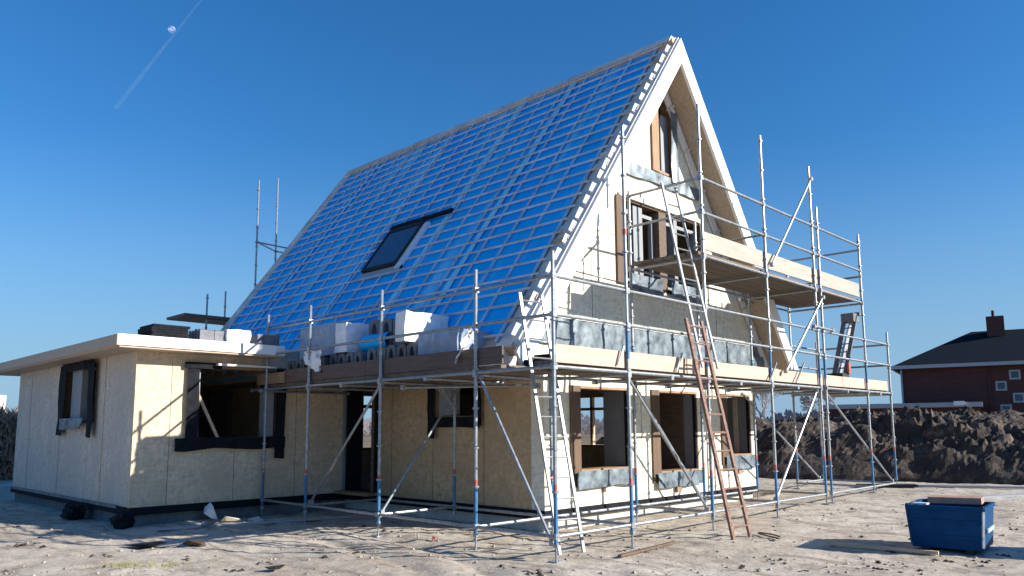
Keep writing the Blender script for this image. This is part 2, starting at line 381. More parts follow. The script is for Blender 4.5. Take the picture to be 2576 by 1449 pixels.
while s < SE-.05:
    bb = MB(); w = .029; y1b = Y1+.02; j = rnd.uniform(-.006, .006)
    sky_gap = 4.0 < s < 5.5
    if sky_gap:
        section(Y0+.29, 12.28, .022, .048, s-w/2+j, s+w/2+j, mb=bb); section(13.86, y1b, .022, .048, s-w/2+j, s+w/2+j, mb=bb)
    elif s > 7.3: section(Y0+.29, y1b, .022, .048, s-w/2+j, s+w/2+j, mb=bb) if k % 2 == 0 else section(10.6, y1b, .022, .048, s-w/2+j, s+w/2+j, mb=bb)
    else: section(Y0+.29, y1b, .022, .048, s-w/2+j, s+w/2+j, mb=bb)
    bb.build('batten', M['batten'], house)
    # wider packing block across the verge trough
    if k % 5 == 1 or k % 7 == 3:
        pb = MB(); wv = rnd.choice((.07, .1, .15)); section(Y0+.06, ytarp-.03, -.032, .01, s+.14, s+.14+wv, mb=pb)
        pb.build('packing_block', M['wood'] if k % 4 == 1 else M['batten'], house)
    s += .318; k += 1
y = 8.12
while y < Y1:
    cb = MB()
    if 12.3 < y < 13.8:
        section(y-.025, y+.025, -.004, .022, .1, 3.95, mb=cb); cb.build('counter_batten', M['cb'], house)
        cb = MB(); section(y-.025, y+.025, -.004, .022, 5.6, 7.9, mb=cb)
    else: section(y-.025, y+.025, -.004, .022, .1, 7.95, mb=cb)
    cb.build('counter_batten', M['cb'], house); y += .6
rb = MB().box(AX-.04, AX+.04, Y0+.12, Y1, AZ-.03, AZ+.03); section(Y0+.12, Y1, .05, .07, .0, .16, mb=rb); rb.build('ridge_board', M['batten'], house)
fv = MB(); section(Y1, Y1+.06, -TH, .05, 0, SE+.05, mb=fv); section(Y1-.2, Y1, -.002, .02, .1, SE, mb=fv); fv.build('barge_board', M['batten'], house)
# front barge boards and soffits
for side in (-1, 1):
    d, n = (DL, NLv) if side < 0 else (DR, NRv)
    A = V(AX, Y0-.06, AZ-.06); E_ = rp(SE+.12, Y0-.06, -.05, side)
    lo = .54
    bm_ = MB(); pts = [A, E_, V(E_.x-side*.16, Y0-.06, E_.z-.28), V(AX, Y0-.06, AZ-.03-lo)]
    bm_.slab([pts if side > 0 else pts[::-1]], (0, 1, 0), .06)
    bm_.build('barge_board', M['white'], house)
    sf = MB(); section(Y0, FY, -TH-.05, -TH, .25, SE, side, sf); sf.build('soffit', M['ply'], house)
    rk = MB()
    a, b = rp(.5, FY-.04, -TH-.18, side), rp(7.7, FY-.04, -TH-.18, side)
    rk.bar(a, b, .035, .2, tuple(n)); rk.build('rake_trim', M['white'], house)
    fa = MB(); section(Y0, Y1, -TH-.03, .0, SE, SE+.04, side, fa); fa.build('fascia', M['ply'], house)
# noggings along the inside of the right soffit
for i in range(7):
    q = MB(); a = rp(1.2+i*.95, FY-.1, -TH-.08, 1); q.hexa(a, DR*.05, V(0, .1, 0), -NRv*.2); q.build('nogging', M['batten'], house)
for q in ((10.38, 10.39, 3.5, 6.0), (9.5, 11.08, 5.08, 5.09), (12.6, 12.61, 5.95, 6.3), (14.6, 14.61, 3.5, 5.8), (11.75, 11.76, .32, 2.6), (14.1, 14.11, .32, 2.6), (9.12, 9.72, 1.24, 1.25), (11.46, 12.05, 1.24, 1.25)):
    MB().box(q[0], q[1], FY-.004, FY-.001, q[2], q[3]).build('panel_joint', M['wood_dark'], house)
for y_ in (9.6, 10.95, 12.2): MB().box(9.096, 9.099, y_, y_+.008, .32, 2.7).build('panel_joint', M['wood_dark'], house)
# foil strips across the gable
def wavy_foil(name, x0, x1, z0, z1, y, mat, parent, seed, amp=.02, ax='y'):
    b = MB(); n = max(6, int((x1-x0)*14)); rows = 5
    for j in range(rows):
        for i in range(n+1):
            x = x0+(x1-x0)*i/n; z = z0+(z1-z0)*j/(rows-1)
            dz = .05*noise.noise((x*1.5, seed, 2))*(1 if j == 0 else .15)
            o = y - .025 - amp*(.9+.8*noise.noise((x*6, z*5, seed)))
            b.v.append(V(x, o, z+dz) if ax == 'y' else V(o, x, z+dz))
    w = n+1
    b.f = [(j*w+i, j*w+i+1, (j+1)*w+i+1, (j+1)*w+i) for j in range(rows-1) for i in range(n)]; b.m = [0]*len(b.f)
    o = b.build(name, mat, parent, smooth=True); return o
wavy_foil('flashing', 8.5, 16.6, 2.95, 3.4, FY, M['foil'], house, 3, .035)
MB().box(8.75, 16.45, FY-.07, FY-.002, 3.4, 3.43).build('flashing_batten', M['white'], house)
wavy_foil('flashing', 11.42, 14.05, 6.34, 6.58, FY, M['foil'], house, 7, .03)
# window linings
def lining(ax, c0, c1, w, mat, bw=.04, parent=house):
    m = MB(); ring(m, ax, c0, c1, *w, bw); return m.build('window_lining', mat, parent)
for w in (W1, W2, W3):
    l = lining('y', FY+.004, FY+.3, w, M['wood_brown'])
    MB().box(w[1]-.07, w[1]-.043, FY+.05, FY+.55, w[2]+.045, w[3]-.045).build('side_panel', M['foil2'], l)
    MB().box(w[0]+.16, w[0]+.22, FY+.16, FY+.22, w[2]+.05, w[3]-.05).build('frame_post', M['black'], l)
    MB().box(w[1]-.11, w[1]-.043, FY+.0, FY+.05, w[2]+.05, w[3]-.05).build('frame_post', M['black'], l)
    MB().box(w[0]-.05, w[0]+.2, FY-.035, FY-.004, w[2]-(.24 if w[0] < 12 else .16), w[3]-.0).build('side_board', M['wood_jamb'], l)
    wavy_foil('membrane', w[0]+.02, w[1]+.02, w[2]-.26, w[2]+.02, FY-.03, M['foil'], l, w[0], .04)
    MB().box(w[0]+.5+rnd.random()*.3, w[0]+.75+rnd.random()*.2, FY-.05, FY-.004, w[2]-.36, w[2]-.24).build('bracket', M['wood_brown'], l)
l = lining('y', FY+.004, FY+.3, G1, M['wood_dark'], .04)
MB().box(G1[0]-.03, G1[0]+.24, FY-.04, FY-.004, 4.2, 5.86).build('side_board', M['wood_jamb'], l)
MB().box(12.5, 12.75, FY-.02, FY+.25, 4.26, 5.8).build('centre_post', M['wood_dark'], l)
for x in (11.75, 13.15): MB().box(x, x+.3 if x < 12 else x+.12, FY+.06, FY+.26, 4.26, 5.8).build('side_panel', M['foil2'], l)
for (x0, x1) in ((11.4, 12.48), (12.78, 14.05)):
    q = MB(); ring(q, 'y', FY+.1, FY+.18, x0, x1, 4.3, 5.7, .07); q.build('inner_frame', M['foil2'], l)
    wavy_foil('membrane', x0, x1, 4.12, 4.42, FY-.03, M['foil'], l, x0, .05)
MB().box(11.2, 14.1, FY-.05, FY-.032, 5.86, 5.94).build('head_trim', M['white'], l)
tl = MB().slab([TW, [V(p.x+(.05 if p.x < 12.6 else -.05), FY, min(p.z, 9)+(.05 if p.z < 7 else -.08)) for p in TW][::-1]], (0, 1, 0), .3); 
for v_ in tl.v: v_.y -= .02
tl = tl.build('window_lining', M['wood_brown'], house)
MB().box(12.72, 13.04, FY+.05, FY+.27, 6.68, 7.9).build('side_panel', M['foil2'], tl)
MB().box(12.33, 12.56, FY-.045, FY-.024, 6.62, 8.0).build('jamb_board', M['wood_brown'], tl)
MB().box(12.66, 12.72, FY+.02, FY+.27, 6.68, 8.1).build('frame_post', M['black'], tl)
wavy_foil('membrane', 12.95, 13.2, 6.5, 8.0, FY-.01, M['foil'], tl, 4, .05)
lw = lining('x', 9.07, 9.36, (9.75, 10.85, 1.78, 2.4), M['wood_brown'])
MB().box(9.1, 9.3, 10.45, 10.8, 1.83, 2.36).build('side_panel', M['foil2'], lw)
wavy_foil('membrane', 9.62, 10.98, 1.62, 1.8, 9.09, M['black'], lw, 5, .05, 'x')
wavy_foil('membrane', 10.82, 11.02, 1.42, 2.5, 9.09, M['black'], lw, 8, .06, 'x')
wavy_foil('membrane', 9.6, 9.78, 1.66, 2.45, 9.09, M['black'], lw, 9, .05, 'x')
dr = MB(); ring(dr, 'x', 9.03, 9.38, 12.62, 13.68, .3, 2.45, .07); dr = dr.build('door_frame', M['black'], house)
MB().box(9.05, 9.4, 12.69, 12.82, .37, 2.38).build('jamb_lining', M['wood_dark'], dr)
MB().box(8.98, 9.1, 13.68, 13.76, .3, 2.45).build('door_post', M['foil2'], dr)
MB().box(8.8, 9.4, 12.6, 13.7, .3, .36).build('threshold', M['wood_brown'], dr)
bw = MB(); ring(bw, 'y', 18.72, 19.0, 12.3, 13.5, 1.0, 2.62, .06); bw.box(12.84, 12.95, 18.74, 18.9, 1.06, 2.56).box(12.36, 12.84, 18.74, 18.9, 2.2, 2.3).box(12.95, 13.44, 18.74, 18.9, 2.2, 2.3)
bw.build('window_frame', M['wood_dark'], house)
rw = MB(); ring(rw, 'x', 15.83, 16.12, 12.0, 13.4, 1.1, 2.45, .06); rw.box(15.9, 16.0, 12.65, 12.73, 1.16, 2.39).box(15.9, 16.0, 12.06, 13.34, 2.05, 2.12); rw.build('window_frame', M['wood'], house)
# roof window
sk = MB()
def skb(s0, s1, y0, y1, o0, o1): section(y0, y1, o0, o1, s0, s1, mb=sk)
SY0, SY1, SS0, SS1 = 12.5, 13.72, 4.12, 5.42
skb(SS0, SS1, SY0, SY0+.06, -.02, .11); skb(SS0, SS1, SY1-.05, SY1, -.02, .11); skb(SS0, SS0+.1, SY0+.06, SY1-.05, -.02, .11); skb(SS1-.07, SS1, SY0+.06, SY1-.05, -.02, .11)
sk = sk.build('roof_window_frame', M['dark'], house)
q = MB(); section(SY0+.06, SY1-.05, .07, .09, SS0+.1, SS1-.07, mb=q); q.build('glass_pane', M['glassdark'], sk)
q = MB(); section(SY0-.16, SY0-.005, -.002, .07, SS0+.05, SS1+.1, mb=q); q.build('flashing', M['wrap'], sk)
q = MB(); section(SY0-.16, SY1+.05, -.002, .04, SS1+.01, SS1+.2, mb=q); q.build('flashing', M['grey_trim'], sk)
q = MB(); section(11.7, SY1+.05, .05, .1, SS0-.16, SS0-.05, mb=q); q.build('head_strip', M['black'], sk)

# ------------------------------------------------------------------ flat-roofed annex
AXW, AYW = 4.87, 13.75
annex = thing('flat_roofed_annex', (7, 17.5, .1), 'low flat-roofed board-clad annex at the left end of the timber house', 'annex')
MB().box(AXW+.05, 9.05, AYW+.06, 21.25, -.2, .2).build('foundation', M['concrete_dark'], annex)
MB().box(AXW-.03, 9.04, AYW-.03, 21.33, .18, .31).build('damp_membrane', M['black'], annex)
AW = (5.72, 7.52, 1.42, 2.76); AS = (15.75, 17.7, 1.75, 2.84)
MB().slab([rect('y', AYW, AXW, 9.06, .3, 3.0), rect('y', AYW, *AW)[::-1]], (0, 1, 0), .2).build('front_wall', M['osb'], annex)
MB().slab([rect('x', AXW, AYW+.2, 21.3, .3, 3.0), rect('x', AXW, *AS)[::-1]], (1, 0, 0), .2).build('side_wall', M['osb_grey'], annex)
MB().box(AXW+.2, 9.06, 21.1, 21.3, .3, 3.0).build('back_wall', M['osb'], annex)
MB().box(AXW+.2, 9.06, AYW+.2, 21.1, .3, .33).build('floor', M['concrete'], annex)
MB().box(4.37, 7.35, 13.25, 22.2, 2.99, 3.17).build('roof_fascia', M['white'], annex)
MB().box(4.345, 4.369, 13.245, 22.2, 2.985, 3.165).build('side_fascia', M['ply'], annex)
MB().box(4.4, 7.33, 13.28, 22.15, 2.955, 2.99).build('soffit', M['ply'], annex)
MB().box(7.35, 8.25, 13.95, 21.8, 3.0, 3.15).build('roof_panel', M['ply'], annex)
MB().box(6.2, 7.35, AYW-.2, AYW-.003, 2.765, 2.80).build('head_trim', M['white'], annex)
MB().box(AXW-.025, AXW-.003, AYW+.0, AYW+.07, .3, 2.95).build('corner_trim', M['osb'], annex)
for y_ in (17.9, 20.2): MB().box(AXW-.004, AXW-.001, y_, y_+.006, .32, 1.7 if 15.7 < y_ < 17.8 else 2.95).build('panel_joint', M['wood_dark'], annex)
for q in ((5.45, 5.457, .32, 2.8), (6.65, 6.657, .32, 1.2), (7.9, 7.907, .32, 2.9)): MB().box(q[0], q[1], AYW-.004, AYW-.001, q[2], q[3]).build('panel_joint', M['wood_dark'], annex)
al = MB(); ring(al, 'y', AYW-.04, AYW+.24, *AW, .04); al = al.build('window_lining', M['wood_brown'], annex)
MB().box(AW[0]+.05, AW[0]+.25, AYW+.02, AYW+.25, AW[2]+.05, AW[3]-.06).build('side_panel', M['foil2'], al)
MB().box(AW[1]-.28, AW[1]-.1, AYW+.0, AYW+.22, AW[2]+.05, AW[3]-.06).build('side_panel', M['foil2'], al)
wavy_foil('membrane', AW[0]-.2, AW[1]+.12, AW[2]-.17, AW[2]+.04, AYW-.02, M['black'], al, 3, .05)
wavy_foil('membrane', AW[0]-.02, AW[0]+.2, AW[2], AW[3]+.04, AYW-.0, M['black'], al, 11, .06)
wavy_foil('membrane', AW[1]-.1, AW[1]+.1, AW[2]-.36, AW[3]+.02, AYW-.01, M['black'], al, 12, .06)
wavy_foil('membrane', AW[0]-.08, AW[0]+.6, AW[3]-.06, AW[3]+.05, AYW-.02, M['black'], al, 13, .06)
a2 = MB(); ring(a2, 'x', AXW-.03, AXW+.22, *AS, .04); a2 = a2.build('window_lining', M['wood_dark'], annex)
MB().box(AXW+.02, AXW+.22, 16.75, 17.35, 1.8, 2.8).build('side_panel', M['foil2'], a2)
wavy_foil('membrane', 17.45, 17.85, 1.5, 2.92, AXW-.01, M['black'], a2, 21, .06, 'x')
wavy_foil('membrane', 15.65, 15.95, 1.5, 2.92, AXW-.01, M['black'], a2, 22, .07, 'x')
wavy_foil('membrane', 15.9, 17.6, 2.78, 2.95, AXW-.02, M['black'], a2, 23, .05, 'x')
wavy_foil('membrane', 16.1, 17.4, 1.62, 1.84, AXW-.03, M['foil'], a2, 24, .09, 'x')
MB().box(AXW-.012, AXW-.003, 15.3, 15.36, .3, 2.95).build('wall_seam', M['osb'], annex)
MB().box(AXW-.05, AXW-.03, 14.3, 21.2, .27, .32).build('foil_edge', M['foil'], annex)
for x in (6.3, 7.0, 7.9, 8.5): MB().box(x, x+.07, 19.0, 19.1, .33, 2.95).build('stud', M['wood_dark'], annex)
MB().box(5.1, 9.3, 19.1, 19.15, .33, 2.95).build('partition_wall', M['wood_dark'], annex)
pr = MB().bar((5.93, AYW+.07, 2.3), (6.33, AYW+.02, 1.46), .045, .05).build('timber_prop', M['wood']); tag(pr, 'pale timber prop leaning diagonally inside the wide annex window', 'prop')
for i, (p, sz, lb) in enumerate((((AXW-.22, 15.9), .3, 'crumpled black membrane bundle at the foot of the annex side wall'), ((AXW-.12, 13.72), .26, 'crumpled black membrane bundle at the front corner of the annex'))):
    b = MB(); n = 12
    for j_ in range(n+1):
        for k in range(n):
            t, f = math.pi*j_/n, 2*math.pi*k/n; r = sz*.62*(1+.45*noise.noise((math.cos(f)*2+i, math.sin(f)*2, math.cos(t)*2)))
            b.v.append(V(p[0]+r*math.sin(t)*math.cos(f), p[1]+r*math.sin(t)*math.sin(f)*1.5, gh(*p)+sz*.4+r*.9*math.cos(t)))
    b.f = [(j_*n+k, j_*n+(k+1) % n, (j_+1)*n+(k+1) % n, (j_+1)*n+k) for j_ in range(n) for k in range(n)]; b.m = [0]*len(b.f)
    tag(b.build('membrane_bundle', M['black'], fix=False), lb, 'membrane bundle')

# ------------------------------------------------------------------ scaffolding
scf = thing('scaffolding', (7.16, 6.3, 0), 'galvanised tube scaffolding with board decks wrapping the front corner of the house', 'scaffolding')
TR = .026
def standard(x, y, ztop, parent=scf, zb=None, blue=True, lean=0):
    g = gh(x, y) if zb is None else zb
    b = MB(); base = g+.22
    segs = [(base, base+.62, 1 if blue else 0), (base+.62, base+.70, 2 if blue else 0), (base+.70, ztop, 0)]
    for z0, z1, mi in segs:
        b.mi = mi; b.tube((x, y, z0), (x, y, z1), TR)
    b.mi = 0; z = .29+.0
    zz = [.29, .82, 1.34, 1.87, 2.39] + [2.39+.56*i for i in range(1, 12)]
    for z in zz:
        if base < z < ztop-.05: b.tube((x, y, z-.012), (x, y, z+.012), .046, 8)
    z = 2.5
    if ztop > 4.2:
        b.mi = 1; b.tube((x, y, 2.55), (x, y, 3.0), TR+.002); b.mi = 2; b.tube((x, y, 4.32), (x, y, 4.4), TR+.006)
    o = b.build('standard', [M['steel'], M['blue'], M['red']], parent, smooth=False)
    j = MB().tube((x, y, g+.01), (x, y, base), .013, 6).box(x-.07, x+.07, y-.07, y+.07, g-.01, g+.012).tube((x, y, base-.05), (x, y, base), .035, 6)
    j.build('base_jack', M['steel'], o)
    return o
def tubep(name, p, q, mat='steel', r=TR*.88, parent=scf, clamps=True):
    b = MB().tube(p, q, r)
    if clamps:
        p, q = Vector(p), Vector(q); d = (q-p).normalized()
        for a in (p, q): e = rnd.uniform(.029, .038); f = rnd.uniform(.029, .036); b.hexa(a-V(e, f, e), (2*e, 0, 0), (0, 2*f, 0), (0, 0, 2*e))
    return b.build(name, M[mat], parent)
OX, OY, IX, IY = 7.17, 6.3, 8.72, 7.73
XF = [7.17, 8.73, 10.86, 13.05, 15.16]; TOPS = [3.83, 5.92, 6.92, 6.98, 6.9]
for x, t in zip(XF, TOPS): standard(x, OY, t)
for x, t in ((15.43, 6.1), (17.67, 5.92), (19.13, 3.8)): standard(x, OY, t)
YL = [7.73, 9.93, 12.07, 13.6]
for y in YL: standard(OX, y, 3.8)
standard(IX, IY, 3.55)
for x, t in ((10.86, 5.75), (13.05, 5.6), (15.16, 4.5)): standard(x, IY, t)
IR = 8.0
for x, t in ((17.67, 5.6), (19.13, 3.7)): standard(x, IR, t)
standard(IX, 9.93, 2.5); standard(IX, 12.07, 2.5)
# ledgers and rails, front
xr = [7.17, 8.73, 10.86, 13.05, 15.16]; xr2 = [15.43, 17.67, 19.13]
for a, b in list(zip(xr, xr[1:])) + list(zip(xr2, xr2[1:])):
    for z in (.29, 2.36): tubep('ledger', (a, OY, z), (b, OY, z))
    for z in (3.02, 3.51): tubep('guardrail', (a, OY, z), (b, OY, z))
tubep('guardrail', (15.16, OY, 3.02), (15.43, OY, 3.02)); tubep('guardrail', (14.9, OY-.05, 3.56), (15.8, OY-.05, 3.56))
for a, b in ((8.73, 10.86), (10.86, 13.05), (13.05, 15.16)):
    for z in (.29, 2.36): tubep('ledger', (a, IY, z), (b, IY, z))
for a, b in ((17.67, 19.13),):
    for z in (.29, 2.36): tubep('ledger', (a, IR, z), (b, IR, z))
    for z in (3.02, 3.51): tubep('guardrail', (a, IR, z), (b, IR, z))
for x in (8.73, 10.86, 13.05, 15.16):
    for z in (.29, 2.33): tubep('transom', (x, OY, z), (x, IY, z))
for x in (17.67, 19.13):
    for z in (.29, 2.33, 3.02, 3.51): tubep('transom', (x, OY, z), (x, IR, z)) if not (x < 18 and z > 2.5) else None
for x in (9.8, 11.9, 14.1, 16.5, 18.4): tubep('transom', (x, OY, 2.33), (x, IY, 2.33))
# left row
yl = [6.3, 7.73, 9.93, 12.07, 13.6]
for a, b in zip(yl, yl[1:]):
    for z in (.29, 2.36): tubep('ledger', (OX, a, z), (OX, b, z))
    for z in (3.02, 3.51): tubep('guardrail', (OX, a, z), (OX, b, z))
tubep('ledger', (OX, 13.6, 2.36), (OX, 14.15, 2.36))
for a, b in ((7.73, 9.93), (9.93, 12.07)):
    for z in (.29, 2.36): tubep('ledger', (IX, a, z), (IX, b, z))
for y in (7.73, 9.93, 12.07):
    for z in (.29, 2.33): tubep('transom', (OX, y, z), (IX, y, z))
for y in (8.8, 11.0): tubep('transom', (OX, y, 2.33), (IX, y, 2.33))
tubep('transom', (OX-.12, 13.6, 2.33), (9.0, 13.6, 2.33))
# braces
for p, q in (((8.78, OY+.05, 2.3), (10.8, OY+.05, .33)), ((OX+.05, 7.7, 2.3), (OX+.05, 6.4, .2)), ((OX+.04, 9.9, .33), (IX, 9.85, 2.28)),
             ((OX+.06, 12.0, .35), (OX+.06, 10.0, 2.3)), ((13.12, OY+.05, .33), (15.1, OY+.05, 2.3)), ((15.5, OY+.05, 2.3), (19.0, OY+.05, .35)),
             ((15.3, IR+.05, 2.3), (19.0, IR+.05, .35)), ((15.14, OY-.05, 6.62), (13.2, OY-.05, 4.55)), ((15.4, OY-.05, 4.2), (13.55, OY-.05, 2.6)),
             ((IX-.0, 8.0, 2.25), (OX+.35, 9.8, 2.25)), ((10.9, IY, 2.3), (12.9, IY, .33))):
    tubep('brace', p, q, r=.021)
for d in (.0, .22): tubep('brace', (IX-.04, 9.9-.02, 1.95), (IX-.45, 9.86-.4*d, 2.28), r=.016)
# upper level
for a, b in ((10.86, 13.05), (13.05, 15.16), (15.43, 17.67)):
    tubep('ledger', (a, OY, 4.35), (b, OY, 4.35))
    for z in (5.08, 5.66): tubep('guardrail', (a, OY, z), (b, OY, z))
for z in (5.08, 5.66): tubep('guardrail', (15.16, OY, z), (15.43, OY, z))
tubep('ledger', (10.86, IY, 4.35), (13.05, IY, 4.35)); tubep('ledger', (13.05, IY, 4.35), (15.16, IY, 4.35)); tubep('ledger', (15.3, IR, 4.35), (17.67, IR, 4.35))
for x in (10.86, 13.05, 15.16): tubep('transom', (x, OY, 4.33), (x, IY, 4.33))
for z in (4.33, 4.95, 5.56): tubep('transom', (17.67, OY, z), (17.67, IR, z))
for z in (5.1, 5.66): tubep('transom', (10.86, OY, z), (10.86, IY, z))
tubep('transom', (13.05, OY, 5.1), (13.05, IY, 5.1))
# short spigot brackets on the gable
tubep('transom', (9.7, 8.12, 4.22), (11.1, 8.0, 4.15), r=.012, clamps=False); tubep('standard', (10.0, 8.09, 3.9), (10.0, 8.09, 4.75), r=.011, clamps=False)
# decks: each bay is a row of planks
def deck(x0, x1, y0, y1, z, along, hole=None):
    b = MB(); n = 6
    for i in range(n):
        if along == 'x':
            a0 = y0+(y1-y0)*i/n; a1 = y0+(y1-y0)*(i+1)/n-.012
            sp = [(x0, x1)]
            if hole and a0 < hole[3] and a1 > hole[2]: sp = [(x0, hole[0]), (hole[1], x1)]
            for s0, s1 in sp:
                if s1-s0 > .05: b.box(s0+.004, s1-.004, a0, a1, z+rnd.uniform(0, .006), z+.05+rnd.uniform(0, .008))
        else:
            a0 = x0+(x1-x0)*i/n; a1 = x0+(x1-x0)*(i+1)/n-.012
            sp = [(y0, y1)]
            if hole and a0 < hole[1] and a1 > hole[0]: sp = [(y0, hole[2]), (hole[3], y1)]
            for s0, s1 in sp:
                if s1-s0 > .05: b.box(a0, a1, s0+.004, s1-.004, z+rnd.uniform(0, .006), z+.05+rnd.uniform(0, .008))
    return b.build('deck', M['plank'], scf)
DZ = 2.4
for a, b in ((8.75, 10.86), (10.86, 13.05), (13.05, 15.2), (15.2, 17.67), (17.67, 19.2)): deck(a, b, 6.38, 7.68, DZ, 'x')
for a, b in ((6.38, 7.7), (7.7, 9.93), (9.93, 12.07), (12.07, 14.1)): deck(7.24, 8.7, a, b, DZ, 'y', (7.45, 8.15, 6.7, 7.3) if a < 7 else None)
UZ = 4.39
deck(10.8, 13.05, 6.38, 7.66, UZ, 'x'); deck(13.05, 15.3, 6.38, 7.66, UZ, 'x'); deck(15.3, 17.65, 6.38, 7.9, UZ, 'x')
def toe(p, q, z0, z1, mat='toe'):
    p, q = V(*p, (z0+z1)/2), V(*q, (z0+z1)/2)
    return MB().bar(p, q, .032, z1-z0).build('toe_board', M[mat], scf)
for a, b in ((7.22, 10.3), (10.31, 13.4), (13.41, 16.4), (16.41, 19.1)): toe((a, 6.35+rnd.uniform(-.01, .01)), (b, 6.35+rnd.uniform(-.01, .01)), 2.42, 2.64+rnd.uniform(-.01, .015))
for a, b in ((10.9, 13.9), (13.91, 17.62)): toe((a, 6.35), (b, 6.34), 4.48, 4.78, 'toe_grey')
for a, b in ((7.25, 10.4), (10.41, 13.0)): toe((7.22, a), (7.22, b), 2.46, 2.70, 'toe_shaded')
toe((7.18, 12.95), (7.2, 14.0), 2.46, 2.66, 'wood_brown')
toe((19.1, 6.4), (19.1, 7.9), 2.42, 2.64)

# ladders
def ladder(name, b0, b1, t0, t1, n, mat, label, r=.018, rr=.012, z_step=None):
    b0, b1, t0, t1 = map(Vector, (b0, b1, t0, t1)); root = thing(name, (b0+b1)/2, label, 'ladder')
    for a, b in ((b0, t0), (b1, t1)):
        MB().bar(a, b, r*1.5, r*2.6, tuple((b1-b0).normalized())).build('rail', M[mat], root)
    for i in range(n):
        k = (i+.6)/n; MB().tube(b0.lerp(t0, k), b1.lerp(t1, k), rr, 6).build('rung', M[mat], root)
    return root
ladder('aluminium_ladder', (7.58, 6.6, gh(7.6, 6.6)), (8.0, 6.55, gh(8, 6.55)), (7.5, 7.2, 3.45), (7.92, 7.17, 3.45), 13, 'alu', 'aluminium ladder standing on the sand and rising through the corner deck')
ladder('rusty_ladder', (10.23, 5.62, 0), (10.69, 5.6, 0), (10.16, 6.23, 3.25), (10.6, 6.23, 3.25), 12, 'rust', 'rust-red ladder leaning from the sand against the front scaffold deck', r=.025, rr=.016)
ladder('aluminium_ladder', (10.36, 6.09, 2.5), (10.78, 6.07, 2.5), (10.36, 6.72, 5.55), (10.74, 6.70, 5.55), 12, 'alu', 'aluminium extension ladder rising from the rusty ladder past the left end of the upper deck')

# back scaffold masts beyond the roof
bs = thing('scaffolding', (10.4, 20.5, 0), 'back scaffold whose bare poles rise behind the far roof slope', 'scaffolding')
for x, y, t in ((10.36, 20.5, 8.85), (11.55, 21.6, 9.45), (8.98, 20.5, 5.3), (10.0, 21.6, 5.65)):
    standard(x, y, t, bs, zb=0, blue=False)
for p, q in (((10.36, 20.5, 7.0), (11.55, 21.6, 7.1)), ((10.36, 20.5, 7.0), (12.6, 20.5, 6.95)), ((11.55, 21.6, 7.1), (13, 21.6, 7.1)), ((8.98, 20.5, 4.6), (10.36, 20.5, 4.6)), ((8.98, 20.5, 4.2), (10.0, 21.6, 4.2)), ((8.98, 20.5, .3), (10.36, 20.5, .3))):
    tubep('ledger', p, q, parent=bs)
MB().box(8.3, 9.9, 20.3, 21.5, 4.62, 4.69).build('deck', M['plank'], bs)
# far right scaffold behind the gable
fs = thing('scaffolding', (17.9, 12.5, .2), 'slim rear scaffold whose pole tips show above the right roof slope', 'scaffolding')
for x, y, t in ((17.9, 10.5, 7.9), (17.9, 13.0, 6.9), (18.9, 10.5, 4.6), (18.9, 13.0, 4.6)): standard(x, y, t, fs, zb=.2, blue=False)
for p, q in (((17.9, 10.5, .5), (17.9, 13, .5)), ((17.9, 10.5, 2.4), (17.9, 13, 2.4)), ((18.9, 10.5, 2.4), (18.9, 13, 2.4)), ((17.9, 10.5, 2.4), (18.9, 10.5, 2.4)), ((17.9, 13, 2.4), (18.9, 13, 2.4)), ((17.9, 10.5, 3.5), (17.9, 13, 3.5))):
    tubep('ledger', p, q, parent=fs)

# ------------------------------------------------------------------ materials stacked on the decks and annex roof
def half_tile(o, y, z, h, rad, mat, parent):
    """one upright arched tile block: an oval hollow runs through it along x"""
    w = rad*.98; out = [V(o, y-w, z), V(o, y+w, z)] + [V(o, y+w*math.cos(t), z+h*.72+h*.28*math.sin(t)) for t in [math.pi*i/10 for i in range(0, 11)]]
    out = [V(o, y-w, z), V(o, y+w, z)] + [V(o, y+w*(1-2*i/8)*(1 if i in (0, 8) else .97), z+h*(1-.10*abs(1-2*i/8)**3)) for i in range(9)]
    hole = [V(o, y+w*.52*math.cos(t), z+h*.5+h*.38*math.sin(t)) for t in [2*math.pi*i/14 for i in range(14)]]
    return MB().slab([out, hole[::-1]], (1, 0, 0), .26).build('tile', mat, parent)
def tile_row(y0, y1, x, z, h, n, label, back=.5):
    root = thing('tile_stack', (x, (y0+y1)/2, z), label, 'tile stack', 'stacks of dark roof tiles')
    w = (y1-y0)/n
    for i in range(n):
        half_tile(x+.02, y0+w*(i+.5), z+rnd.uniform(0, .01), h*rnd.uniform(.94, 1), w*.46, M['tile'], root)
    if back < .3: return root
    b = MB().box(x+.285, x+back, y0+.01, y1-.01, z, z+h*.97); b.build('backing_block', M['dark'], root)  # near-black backing puts shade into the tile hollows
    return root
